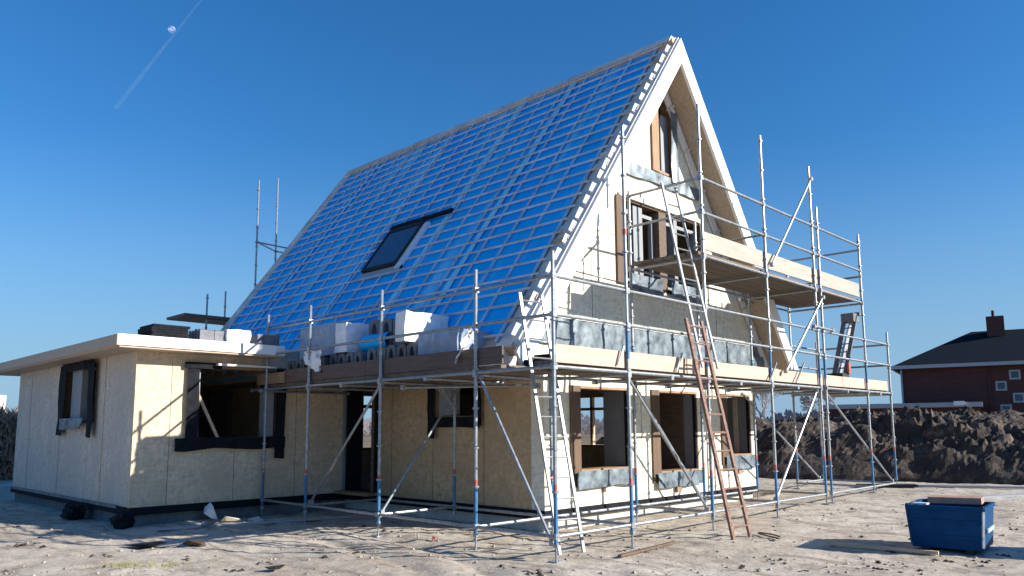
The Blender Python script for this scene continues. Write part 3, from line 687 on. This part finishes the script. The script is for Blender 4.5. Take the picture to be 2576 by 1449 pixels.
def wrapped(name, x0, x1, y0, y1, z0, z1, mat, label, cat, seed=1, band=True, sideM=None, grp='wrapped packages on the scaffold deck'):
    root = thing(name, ((x0+x1)/2, (y0+y1)/2, z0), label, cat, grp)
    b = MB(); n = 9
    import itertools
    def pnt(u, v, w):
        p = V(x0+(x1-x0)*u, y0+(y1-y0)*v, z0+(z1-z0)*w)
        return p + V(noise.noise((p.x*5, p.y*5, p.z*5+seed)), noise.noise((p.x*5+9, p.y*5, p.z*5+seed)), noise.noise((p.x*5, p.y*5+7, p.z*5+seed))*.7*w)*.035
    def face(fn):
        k = len(b.v)
        for j in range(n+1):
            for i in range(n+1): b.v.append(fn(i/n, j/n))
        b.f += [(k+j*(n+1)+i, k+j*(n+1)+i+1, k+(j+1)*(n+1)+i+1, k+(j+1)*(n+1)+i) for j in range(n) for i in range(n)]
    face(lambda a, c: pnt(0, a, c)); face(lambda a, c: pnt(1, a, c)); face(lambda a, c: pnt(a, 0, c)); face(lambda a, c: pnt(a, 1, c)); face(lambda a, c: pnt(a, c, 1)); face(lambda a, c: pnt(a, c, 0))
    b.m = [0]*(n*n)+[0]*(len(b.f)-n*n)
    b.build('wrapping', mat, root, smooth=False)
    if band:
        for f_ in (.3, .7):
            y = y0+(y1-y0)*f_; q = MB(); ring(q, 'y', y-.008, y+.008, x0-.03, x1+.03, z0-.0, z1+.035, .012); q.build('strap', M['grey_trim'], root)
    return root
DT = DZ+.065
tile_row(10.1, 11.15, 7.75, DT+.5, .52, 3, 'upper row of three tall dark arched tiles standing on the deck stack', .2)
tile_row(9.4, 10.75, 7.45, DT, .49, 5, 'lower block of dark arched tiles under the three tall tiles')
tile_row(10.85, 11.85, 7.42, DT, .46, 4, 'row of dark arched tiles between the toe board and the blue underlay')
tile_row(12.0, 13.3, 7.42, DT, .44, 5, 'row of dark arched tiles at the annex end of the side deck')
wrapped('wrapped_package', 7.34, 8.25, 9.55, 9.78, DT+.5, DT+.98, M['wrap'], 'white foil-wrapped pack sunlit beside the three tall tiles', 'package', 2, band=False)
wrapped('wrapped_package', 7.45, 8.15, 8.42, 9.33, DT, DT+.6, M['wrap_blue'], 'low shaded blue-grey wrapped pack on the side deck near the corner ladder', 'package', 3, band=False)
wrapped('wrapped_package', 7.8, 8.2, 7.95, 8.38, DT, DT+.3, M['wrap'], 'small crumpled white pack on the deck behind the corner pole', 'package', 8, band=False)
wrapped('wrapped_package', 7.5, 8.1, 11.75, 13.0, DT+.46, DT+1.02, M['wrap_blue'], 'tall pale blue wrapped pack at the annex end of the side deck', 'package', 4, band=False)
wrapped('wrapped_package', 7.45, 8.1, 11.35, 11.7, DT+.47, DT+1.0, M['wrap'], 'crumpled white pack standing beside the tall pale blue pack', 'package', 5, band=False)
# crumpled plastic sheet hanging from the deck
b = MB()
for j in range(9):
    for i in range(9):
        u, v_ = i/8, j/8
        b.v.append(V(7.12+.35*u+.05*noise.noise((u*4, v_*4, 1)), 7.85+.25*u+.25*v_+.08*noise.noise((u*5, v_*5, 6)), 3.0-.5*v_*(1-.3*u)+.08*noise.noise((u*6, v_*3, 2))))
b.f = [(j*9+i, j*9+i+1, (j+1)*9+i+1, (j+1)*9+i) for j in range(8) for i in range(8)]; b.m = [0]*64
tag(b.build('plastic_sheet', M['wrap'], smooth=True, fix=False), 'crumpled white plastic sheet hanging over the side toe board near the corner', 'plastic sheet')
b = MB()
for j in range(9):
    for i in range(9):
        u, v_ = i/8, j/8
        b.v.append(V(7.2+.12*noise.noise((u*5, v_*5, 4))-.03, 11.7+.55*u, 2.98-.42*v_*(1-.5*u)+.05*noise.noise((u*6, v_*3, 9))))
b.f = [(j*9+i, j*9+i+1, (j+1)*9+i+1, (j+1)*9+i) for j in range(8) for i in range(8)]; b.m = [0]*64
tag(b.build('plastic_sheet', M['wrap'], smooth=True, fix=False), 'white plastic sheet draped over the row of arched tiles nearest the annex', 'plastic sheet')
bl = MB()
for j in range(13):
    for i in range(9):
        a = 2*math.pi*j/12; bl.v.append(V(7.85+.2*math.sin(a)+.03*noise.noise((i, j, 1)), 10.5+.75*i/8, DT+.62+.17*math.cos(a)+.03*noise.noise((i, j, 7))))
bl.f = [(j*9+i, j*9+i+1, (j+1)*9+i+1, (j+1)*9+i) for j in range(12) for i in range(8)]; bl.m = [0]*96
tag(bl.build('underlay_roll', M['tarp'], smooth=True), 'rolled end of blue roof underlay lying behind the arched tiles', 'roll')
tag(MB().box(8.0, 8.55, 6.9, 7.6, DT, DT+.1).box(8.1, 8.5, 7.0, 7.5, DT+.1, DT+.18).build('membrane_roll', M['black']), 'flat dark bundle lying on the corner deck beside the ladder', 'bundle')
# annex roof goods
db = thing('membrane_stack', (5.25, 13.3, 3.17), 'flat stack of black material on the annex roof edge', 'stack')
for i in range(5):
    j = rnd.uniform(-.03, .03); MB().box(4.93+j, 5.55+j, 13.32, 13.95, 3.172+i*.045, 3.172+i*.045+.041).build('sheet', M['black'], db)
tile_row(13.4, 13.9, 5.75, 3.172, .22, 4, 'short pack of dark tiles on the annex roof left of the white pack', .3)
tile_row(13.4, 13.9, 6.02, 3.172, .22, 4, 'second short pack of dark tiles on the annex roof touching the white pack', .15)
wrapped('wrapped_package', 6.25, 6.68, 13.35, 13.75, 3.172, 3.42, M['wrap'], 'low white wrapped pack standing on the annex roof', 'package', 6, band=False, grp='wrapped packages on the annex roof')
wrapped('wrapped_package', 6.85, 7.3, 13.4, 14.2, 3.172, 3.38, M['tile'], 'dark grey wrapped pack at the right end of the annex roof', 'package', 7, band=False, grp='wrapped packages on the annex roof')
wrapped('wrapped_package', 5.9, 6.9, 14.4, 15.2, 3.172, 3.4, M['wrap_blue'], 'pale blue pack farther back on the annex roof', 'package', 9, band=False, grp='wrapped packages on the annex roof')
# small things on the front deck
tag(MB().tube((14.7, 7.0, DT), (14.7, 7.0, DT+.22), .12, 12, .14).tube((14.7, 7.0, DT+.21), (14.7, 7.0, DT+.23), .15, 12).build('bucket', M['blue']), 'small blue bucket on the front deck behind the toe board', 'bucket')
for p, q in (((10.1, 6.28, 2.72), (9.95, 6.3, 2.42)), ((8.62, 6.28, 2.72), (8.5, 6.3, 2.45)), ((13.25, 6.28, 2.75), (12.9, 6.26, 2.4)), ((14.4, 6.27, 2.8), (14.0, 6.27, 2.42))):
    MB().bar(p, q, .02, .03).build('toe_board_clip', M['steel'], scf)
# folded ladder hoist on the right end of the deck
ho = thing('ladder_hoist', (18.3, 7.1, DT), 'dark folded ladder hoist standing upright at the far right end of the deck', 'hoist')
b0, t0 = V(18.15, 7.15, DT), V(18.95, 7.05, 4.25)
for k in (-.13, .13): MB().bar(b0+V(0, k, 0), t0+V(0, k, 0), .045, .09, (0, 1, 0)).build('rail', M['tile'], ho)
MB().bar(b0+V(.1, 0, .3), t0+V(.12, 0, -.1), .2, .03, (0, 1, 0)).build('carriage_track', M['grey_trim'], ho)
for i in range(9):
    a = b0.lerp(t0, (i+.5)/9); MB().tube(a-V(0, .13, 0), a+V(0, .13, 0), .016, 6).build('rung', M['alu'], ho)
MB().box(18.0, 18.4, 6.95, 7.35, DT, DT+.36).build('motor_box', M['dark'], ho)
MB().box(18.28, 18.4, 6.9, 6.95, DT+.36, DT+.6).build('guard_plate', M['red'], ho)
MB().box(18.75, 19.1, 6.9, 7.2, 4.1, 4.3).tube((19.05, 6.85, 4.3), (19.05, 7.3, 4.3), .05).build('top_pulley', M['tile'], ho)

# ------------------------------------------------------------------ blue bin and things on the ground
def bin_(x, y, ang, label, planks=True):
    root = thing('skip_bin', (x, y, gh(x, y)-.01), label, 'bin'); ca, sa = math.cos(ang), math.sin(ang); z0 = gh(x, y)-.01
    def P(a, b, z): return V(x+a*ca-b*sa, y+a*sa+b*ca, z0+z)      # a along width, b depth
    wb, wt, db_, dt, h = .40, .435, .44, .48, .57
    q = MB(); bot = [P(-wb, -db_, .06), P(wb, -db_, .06), P(wb, db_, .06), P(-wb, db_, .06)]; top = [P(-wt, -dt, h), P(wt, -dt, h), P(wt, dt, h), P(-wt, dt, h)]
    bi = [P(-wb+.02, -db_+.02, .08), P(wb-.02, -db_+.02, .08), P(wb-.02, db_-.02, .08), P(-wb+.02, db_-.02, .08)]; ti = [P(-wt+.02, -dt+.02, h), P(wt-.02, -dt+.02, h), P(wt-.02, dt-.02, h), P(-wt+.02, dt-.02, h)]
    q.add(bot+top+bi+ti, [(0, 3, 2, 1)] + [(i, (i+1) % 4, (i+1) % 4+4, i+4) for i in range(4)] + [(8+i, 12+i, 12+(i+1) % 4, 8+(i+1) % 4) for i in range(4)] + [(8, 9, 10, 11)] + [(4+i, 4+(i+1) % 4, 12+(i+1) % 4, 12+i) for i in range(4)])
    body = q.build('body', M['binblue'], root)
    rm = MB()
    for i in range(4): rm.bar(top[i], top[(i+1) % 4], .035, .05)
    rm.build('rim', M['binblue'], root)
    for k in (.3, .68):
        zz = .06+(h-.06)*k; dd = db_+(dt-db_)*k; ww = wb+(wt-wb)*k
        MB().bar(P(-ww, -dd-.004, zz), P(ww, -dd-.004, zz), .012, .03).build('rib', M['binblue'], body)
    for s_ in (-1, 1):
        MB().hexa(P(s_*(wt+.005)-.01, -.3, h-.3), P(.02, -.3, h-.3)-P(0, -.3, h-.3), P(0, .3, 0)-P(0, -.3, 0), V(0, 0, .05)).build('side_bracket', M['binedge'], root)
        MB().bar(P(s_*wt, -dt, h-.02), P(s_*wb, -db_, .1), .03, .02).build('corner_post', M['binedge'] if s_ > 0 else M['binblue'], root)  # right post paler: sunlight on that side is put into its colour
        MB().bar(P(s_*wt*.98, -dt, h), P(s_*wt*.98, -dt, h+.04), .03, .03).build('lug', M['dark'], root)
        q = MB().bar(P(s_*.25, -db_, .03), P(s_*.25, db_, .03), .08, .06); q.build('skid', M['dark'], root)
    if planks:
        pl = MB().bar(P(-.26, dt*.2, h+.06), P(.36, dt*.25, h+.07), .34, .08).build('board', M['pinkwood']); tag(pl, 'short reddish board laid across the top of the blue bin', 'board')
        pl = MB().bar(P(-.38, -dt*.7, h+.035), P(-.2, -dt*.75, h+.035), .1, .02).build('offcut', M['wrap']); tag(pl, 'white offcut sticking out of the front left of the blue bin', 'offcut')
    return root
bin_(11.5, 3.13, R(-84), 'blue steel site bin standing alone on the sand at the right')
bin_(12.25, 1.35, R(-70), 'unseen bin added outside the frame to cast a shadow on the sand', False)  # added out of view, only to throw a shadow into the frame
def plank(p, q, w, t, mat, label, cat='plank', nm='plank'):
    p, q = V(*p, gh(*p)+t/2+.02), V(*q, gh(*q)+t/2+.02); tag(MB().bar(p, q, w, t).build(nm, M[mat]), label, cat)
plank((10.6, 4.45), (10.75, 3.1), .06, .04, 'wood', 'thin pale plank lying on the sand in front of the blue bin')
plank((19.3, 6.1), (20.4, 3.0), .1, .05, 'grey_trim', 'long grey tube lying at the foot of the earth mound', 'tube', 'steel_tube')
plank((16.6, 4.9), (19.0, 3.2), .15, .04, 'grey_trim', 'grey board lying on the sand behind the blue bin')
plank((18.6, 7.0), (19.2, 5.9), .35, .06, 'dark', 'dark sheet lying at the right foot of the scaffold', 'sheet', 'sheet')
def chunk(x, y, s, mat, label, cat, nm, flat=.5):
    b = MB(); n = 10; z = gh(x, y)
    pts = [V(x+rnd.uniform(-s, s), y+rnd.uniform(-s, s), z+rnd.uniform(0, s*flat*2)) for _ in range(n)]
    import bmesh
    bm = bmesh.new(); [bm.verts.new(p) for p in pts]; bmesh.ops.convex_hull(bm, input=bm.verts)
    me = bpy.data.meshes.new(nm); bm.to_mesh(me); bm.free(); me.materials.append(M[mat]); o = bpy.data.objects.new(nm, me); col.objects.link(o)
    return tag(o, label, cat)
chunk(6.3, 13.05, .22, 'foam', 'cream foam chunk on the ground below the annex window', 'foam offcut', 'foam_offcut', .35)
chunk(6.75, 12.95, .15, 'wrap', 'small white foam block beside the cream chunk under the annex window', 'foam offcut', 'foam_offcut', .4)
chunk(6.15, 13.5, .14, 'wrap', 'upright pale offcut leaning at the annex base under the window', 'foam offcut', 'foam_offcut', 1.2)
chunk(5.75, 12.7, .16, 'foil', 'crumpled silver foil scrap left of the foam chunks', 'foil scrap', 'foil_scrap', .4)
chunk(4.25, 11.2, .28, 'black', 'flat black membrane scrap on the sand in front of the annex', 'membrane scrap', 'membrane_scrap', .12)
chunk(4.75, 10.9, .17, 'mound', 'dark earth clod beside the black membrane scrap', 'clod', 'earth_clod', .35)
chunk(4.55, 8.3, .13, 'mound', 'lone dark clod in the left foreground sand', 'clod', 'earth_clod', .4)
chunk(7.3, 8.75, .06, 'red', 'small red and white scrap on the sand by the side scaffold', 'scrap', 'scrap', .5)
plank((6.9, 12.9), (7.9, 12.4), .1, .03, 'wood', 'weathered plank on the ground under the side deck')
plank((5.0, 12.9), (8.2, 12.2), .12, .03, 'grey_trim', 'long grey plank on the ground before the annex')
plank((7.9, 5.9), (9.3, 6.0), .05, .03, 'wood_dark', 'thin dark lath lying on the sand by the corner ladder', 'lath', 'lath')
# cable by the rusty ladder
b = MB(); pts = [V(10.55+.3*math.sin(t*.9)+t*.06, 5.35-.25*math.cos(t*1.3), .03+gh(10.6, 5.3)) for t in [i*.25 for i in range(22)]]
for p, q in zip(pts, pts[1:]): b.tube(p, q, .012, 5)
tag(b.build('cable', M['wood_dark']), 'dark cable curled on the sand by the feet of the rusty ladder', 'cable')
# scattered clods
b = MB()
import bmesh
def rock(p, s):
    k = len(b.v); base = [(-1, 0, 0), (1, 0, 0), (0, -1, 0), (0, 1, 0), (0, 0, 1), (.7, .7, .3), (-.7, .7, .35), (.7, -.7, .3), (-.7, -.7, .3)]
    f = [(4, 1, 5), (4, 5, 3), (4, 3, 6), (4, 6, 0), (4, 0, 8), (4, 8, 2), (4, 2, 7), (4, 7, 1)]
    b.add([p+V(x*s*rnd.uniform(.6, 1.3), y*s*rnd.uniform(.6, 1.3), z*s*rnd.uniform(.35, .9)-(.35*s if z == 0 else 0)) for x, y, z in base], f)
for i in range(5200):
    d = 7.0+rnd.random()**1.3*13; a = YAW+rnd.uniform(-.66, .66); x, y = d*math.cos(a), d*math.sin(a)
    if x > 9 and y > 8.1: continue
    if x > 4.8 and y > 13.6: continue
    if noise.noise((x*.8, y*.8, 4)) < rnd.uniform(-.5, .25): continue
    s = .008+.03*rnd.random()**3.5
    rock(V(x, y, gh(x, y)), s)
tag(b.build('sand_clods', M['clod'], fix=False), kind='stuff')
b = MB()
for i in range(260):
    d = 7.0+rnd.random()*9; a = YAW+rnd.uniform(-.62, .62); x, y = d*math.cos(a), d*math.sin(a)
    if (x > 8.8 and y > 8) or (x > 4.6 and y > 13.4) or noise.noise((x*1.1, y*1.1, 9)) < .05: continue
    for q in range(rnd.randint(1, 6)): rock(V(x+rnd.gauss(0, .07), y+rnd.gauss(0, .07), gh(x, y)), rnd.uniform(.012, .045))
tag(b.build('dark_clods', M['mound'], fix=False), kind='stuff')
b = MB()
for cx, cy, n in ((3.5, 9.8, 90), (3.9, 9.6, 60), (18.5, 4.5, 60)):
    for i in range(n):
        x, y = cx+rnd.gauss(0, .22), cy+rnd.gauss(0, .12); z = gh(x, y); h = rnd.uniform(.03, .09); a = rnd.random()*6.3
        b.add([V(x-.006, y, z), V(x+.006, y, z), V(x+.05*math.cos(a), y+.05*math.sin(a), z+h)], [(0, 1, 2)])
tag(b.build('dry_grass', M['grassy'], fix=False), kind='stuff')

# ------------------------------------------------------------------ earth mound
b = MB(); vd = V(math.cos(.28), math.sin(.28), 0); sd = V(math.sin(.28), -math.cos(.28), 0); O_ = V(23.2, 5.2, 0)
n1, n2 = 420, 130
for j in range(n2+1):
    for i in range(n1+1):
        s = -15+30*i/n1; t = -3+10*j/n2
        front = -1.8+.5*noise.noise((s*.4, 1, 1)) - .05*s
        k = max(0, min(1, (t-front)/2.3)); bk = max(0, min(1, (7-t)/2.5)); en = max(0, min(1, (s+13.5)/3))
        h = 1.58+.4*noise.noise((s*.25, t*.3, 2))+.25*noise.noise((s*.8, t*.8, 4)) + .01*s
        z = h*(k**.75)*bk*en + (.2 if k > 0 else .0)
        z += (.30*noise.noise((s*1.3, t*1.3, 1)) + .20*noise.noise((s*3.1, t*3.1, 3)) + .13*abs(noise.noise((s*6.3, t*6.3, 6))) + .11*noise.noise((s*13, t*13, 9)) + .06*noise.noise((s*27, t*27, 4)))*min(1, k*2)*bk*en*(.4+1.1*max(0, min(1, .5+1.4*noise.noise((s*.35, t*.5, 8)))))
        if k <= 0: z = .0
        p = O_+sd*s+vd*t; b.v.append(V(p.x, p.y, z))
b.f = [(j*(n1+1)+i, j*(n1+1)+i+1, (j+1)*(n1+1)+i+1, (j+1)*(n1+1)+i) for j in range(n2) for i in range(n1)]; b.m = [0]*len(b.f)
tag(b.build('earth_mound', M['mound'], fix=False), kind='structure')

# ------------------------------------------------------------------ neighbour house
NB = V(49.65, 16.14, 0); nu = V(.219, -.976, 0); nv = V(.976, .219, 0)
nh = thing('brick_house', NB, 'dark brown brick house with black hipped roof and brick chimney beyond the earth mound', 'house')
def NP(a, b_, z): return NB+nu*a+nv*b_+V(0, 0, z)
L_ = 16
MB().hexa(NP(.45, .5, 0), nu*(L_-.9), nv*9, (0, 0, 5.1)).build('wall', M['brick'], nh)
rf = MB(); H = 7.55
c4 = [NP(0, 0, 5.22), NP(L_, 0, 5.22), NP(L_, 10, 5.22), NP(0, 10, 5.22)]; rg = [NP(4.2, 5, H), NP(L_-4.2, 5, H)]
rf.add(c4+rg, [(0, 1, 5, 4), (1, 2, 5), (2, 3, 4, 5), (3, 0, 4), (3, 2, 1, 0)]); rf = rf.build('roof', M['slate'], nh)
gt = MB()
for a, c in ((NP(-.05, -.06, 5.12), NP(L_+.05, -.06, 5.12)), (NP(-.05, -.06, 5.12), NP(-.05, 10, 5.12))): gt.bar(a, c, .14, .2)
gt.build('gutter', M['grey_trim'], nh)
ch = MB().hexa(NP(5.05, 4.0, 6.4), nu*.95, nv*.8, (0, 0, 1.95)).build('chimney', M['brick'], rf)
MB().tube(NP(5.45, 4.4, 8.35), NP(5.45, 4.4, 8.75), .09).build('chimney_pot', M['dark'], ch) if False else MB().tube(NP(5.45, 4.4, 8.35), NP(5.45, 4.4, 8.75), .09).build('chimney_pot', M['dark'], rf)
for a, z in ((5.95, 4.47), (5.25, 3.85), (6.05, 3.15), (5.4, 2.5), (9.0, 3.9), (10.6, 3.9)):
    w = MB(); o = NP(a, .5, z-.27); th_ = nv*(-.05)
    for (q, a_, c_) in ((o, nu*.55, V(0, 0, .09)), (o+V(0, 0, .46), nu*.55, V(0, 0, .09)), (o+V(0, 0, .09), nu*.09, V(0, 0, .37)), (o+V(0, 0, .09)+nu*.46, nu*.09, V(0, 0, .37))): w.hexa(q, a_, th_, c_)
    w = w.build('window', M['grey_trim'], nh)
    MB().hexa(o+nu*.09+V(0, 0, .09), nu*.37, nv*(-.02), V(0, 0, .37)).build('pane', M['glassdark'], w)
MB().tube(NP(.42, .42, 0), NP(.42, .42, 5.0), .06, 6).build('downpipe', M['grey_trim'], nh)
MB().hexa(NP(4.9, .42, 2.0), nu*.1, nv*.08, (0, 0, 3.1)).build('wall_edge', M['brick'], nh)
# garage wing
gw = thing('garage', NP(-3.8, -2, 0), 'low flat-roofed brick garage with pale fascia beside the brown brick house', 'garage')
MB().hexa(NP(-3.6, -2.5, 0), nu*8, nv*3, (0, 0, 2.62)).build('wall', M['brick'], gw)
MB().hexa(NP(-3.85, -2.75, 2.62), nu*8.4, nv*3.2, (0, 0, .26)).build('fascia', M['grey_trim'], gw)
MB().hexa(NP(3.2, -2.9, 2.7), nu*.5, nv*.12, (0, 0, .24)).build('lamp_box', M['truckw'], gw)

# yellow garden shed seen through the corner window
sh = thing('garden_shed', (38, 21.5, 0), 'small yellow timber shed with dark doorway seen through the corner window', 'shed')
MB().hexa((37.9, 21.1, 0), (.4, 0, 0), (0, .5, 0), (0, 0, 2.2)).build('post', M['ochre'], sh)
gp = [V(38, 21.3, 1.95), V(38, 21.3, 2.35), V(38, 22.4, 3.15), V(38, 23.5, 2.35), V(38, 23.5, 1.95)]
MB().slab([gp], (1, 0, 0), .2).build('gable', M['ochre'], sh)
MB().box(38.4, 40.5, 21.35, 23.45, 0, 2.2).build('wall', M['dark'], sh)
r_ = MB(); r_.hexa((37.8, 21.1, 2.28), (2.9, 0, 0), (0, 1.3, .95), (0, -.04, .08)); r_.hexa((37.8, 23.7, 2.28), (2.9, 0, 0), (0, -1.3, .95), (0, .04, .08)); r_.build('roof', M['ochre'], sh)
MB().hexa((37.9, 23.2, 0), (.4, 0, 0), (0, .3, 0), (0, 0, 2.2)).build('post', M['ochre'], sh)

# ------------------------------------------------------------------ hedge, trees, truck
def twigs(b, cx, cy, z0, sx, sy, h, n, ln=.5, w=.02):
    for i in range(n):
        p = V(cx+rnd.uniform(-sx, sx), cy+rnd.uniform(-sy, sy), z0+h*rnd.random()**.8)
        hh = h*(1-.25*rnd.random()); p.z = min(p.z, z0+hh)
        d = V(rnd.gauss(0, .5), rnd.gauss(0, .5), rnd.uniform(.3, 1.2)).normalized()*ln*rnd.uniform(.5, 1.3); a = d.cross(V(rnd.gauss(0, 1), rnd.gauss(0, 1), 0)).normalized()*w
        b.add([p-a, p+a, p+d], [(0, 1, 2)])
for i, (cx, cy) in enumerate(((6.2, 31), (3.2, 32), (0.2, 33))):
    b = MB(); twigs(b, cx, cy, -.1, 1.7, 1.3, 2.4+.1*i, 7000, .5, .03)
    tag(b.build('hedge', M['twig'], fix=False), ['brown leafless hedge shrub closest to the annex side wall', 'brown leafless hedge shrub next in the row beyond the frame edge', 'brown leafless hedge shrub last in the row beyond the frame edge'][i], 'hedge', 'leafless hedge shrubs behind the annex')
def tree(x, y, h, label, n=6, mat='twig', w0=.012, grp=None, seed=0):
    rr_ = random.Random(seed+int(x*7)); root = thing('bare_tree', (x, y, 0), label, 'tree', grp); tr = MB(); cr = MB()
    tr.tube((x, y, -.2), (x, y, h*.35), h*.02, 7, h*.014)
    def grow(p, d, l, r, lv):
        q = p+d*l; (tr if lv < 2 else cr).tube(p, q, r, 4, r*.62)
        if lv >= n: return
        for k in range(3 if lv < 3 else 2):
            nd = (d+V(rr_.gauss(0, .38), rr_.gauss(0, .38), rr_.gauss(.08, .2))).normalized(); grow(q, nd, l*rr_.uniform(.68, .84), max(r*.6, w0), lv+1)
    for k in range(3): grow(V(x, y, h*.34), V(rr_.gauss(0, .3), rr_.gauss(0, .3), 1).normalized(), h*.2, h*.013, 0)
    tr.build('trunk', M[mat], root, fix=False); cr.build('crown', M[mat], root, fix=False)
tree(26.8, 70.5, 10.4, 'thin bare tree showing faintly above the annex roof', 5, 'twig_far', .012, seed=5)
for i, (x, y, h) in enumerate(((95, 47, 7.5), (104, 52, 8.5), (112, 46, 7), (99, 60, 8))):
    tree(x, y, h, ['leafless far tree behind the right-hand scaffold poles, first from the house', 'tallest leafless far tree between the house and the earth mound', 'leafless far tree nearest the brick garage', 'leafless far tree hidden partly by the gable corner'][i], 6, 'twig_far', .04, 'far leafless trees', seed=i*5)
b = MB()
for i in range(16000):
    a = rnd.uniform(-.35, 1.95); d = 150+rnd.uniform(0, 12); x, y = d*math.cos(a), d*math.sin(a)
    h = 3.2+2.2*noise.noise((a*9, 1, 1))+1.2*noise.noise((a*40, 2, 1)); p = V(x, y, rnd.random()*h)
    s_ = rnd.uniform(.5, 1.2); e = V(-math.sin(a), math.cos(a), 0)*s_*rnd.choice((-.7, .7))
    b.add([p, p+e+V(0, 0, .3*s_), p+e*.4+V(0, 0, s_)], [(0, 1, 2)])
tag(b.build('distant_treeline', M['twig_far'], fix=False), kind='stuff')
tk = thing('box_truck', (8.3, 47, 0), 'white box truck body glimpsed above the hedge at the left edge', 'truck')
MB().box(6.3, 9.85, 45.5, 48, 1.0, 3.4).build('cargo_box', M['truckw'], tk)
cb_ = MB().slab([[V(4.9, 45.6, .8), V(6.2, 45.6, .8), V(6.2, 45.6, 2.9), V(5.5, 45.6, 2.9), V(4.9, 45.6, 1.9)]], (0, 1, 0), 2.2).build('cab', M['truckw'], tk)
MB().box(5.1, 6.0, 45.57, 45.6, 1.9, 2.6).build('side_window', M['glassdark'], cb_)
MB().box(5.0, 9.8, 45.9, 47.6, .7, 1.0).build('chassis', M['dark'], tk)
for x in (5.6, 8.8):
    for y in (45.7, 47.5): MB().tube((x, y, .45), (x, y+.3, .45), .45, 16).build('wheel', M['dark'], tk)

# ------------------------------------------------------------------ moon and vapour trail
def ray(x, y): # direction in world of a sky feature
    return (fw + r2*((x-1288)/1929.07) + u2*(-(y-835.83)/1929.07)).normalized()
import bmesh
bm = bmesh.new(); bmesh.ops.create_icosphere(bm, subdivisions=4, radius=15)
me = bpy.data.meshes.new('moon'); bm.to_mesh(me); bm.free(); me.materials.append(M['moon'])
for p in me.polygons: p.use_smooth = True
mo = bpy.data.objects.new('moon', me); col.objects.link(mo); mo.location = ray(432, 73)*3800; tag(mo, 'pale daytime moon high in the blue sky at the upper left', 'moon')
p0, p1 = ray(290, 272)*3000, ray(545, -50)*3000
b = MB(); n = 40
for i in range(n):
    a, c = p0.lerp(p1, i/n), p0.lerp(p1, (i+1)/n); b.tube(a, c, 8-6*i/n, 6, 8-6*(i+1)/n)
tag(b.build('vapour_trail', M['contrail'], smooth=True), 'thin white aircraft vapour trail slanting past the moon', 'vapour trail')
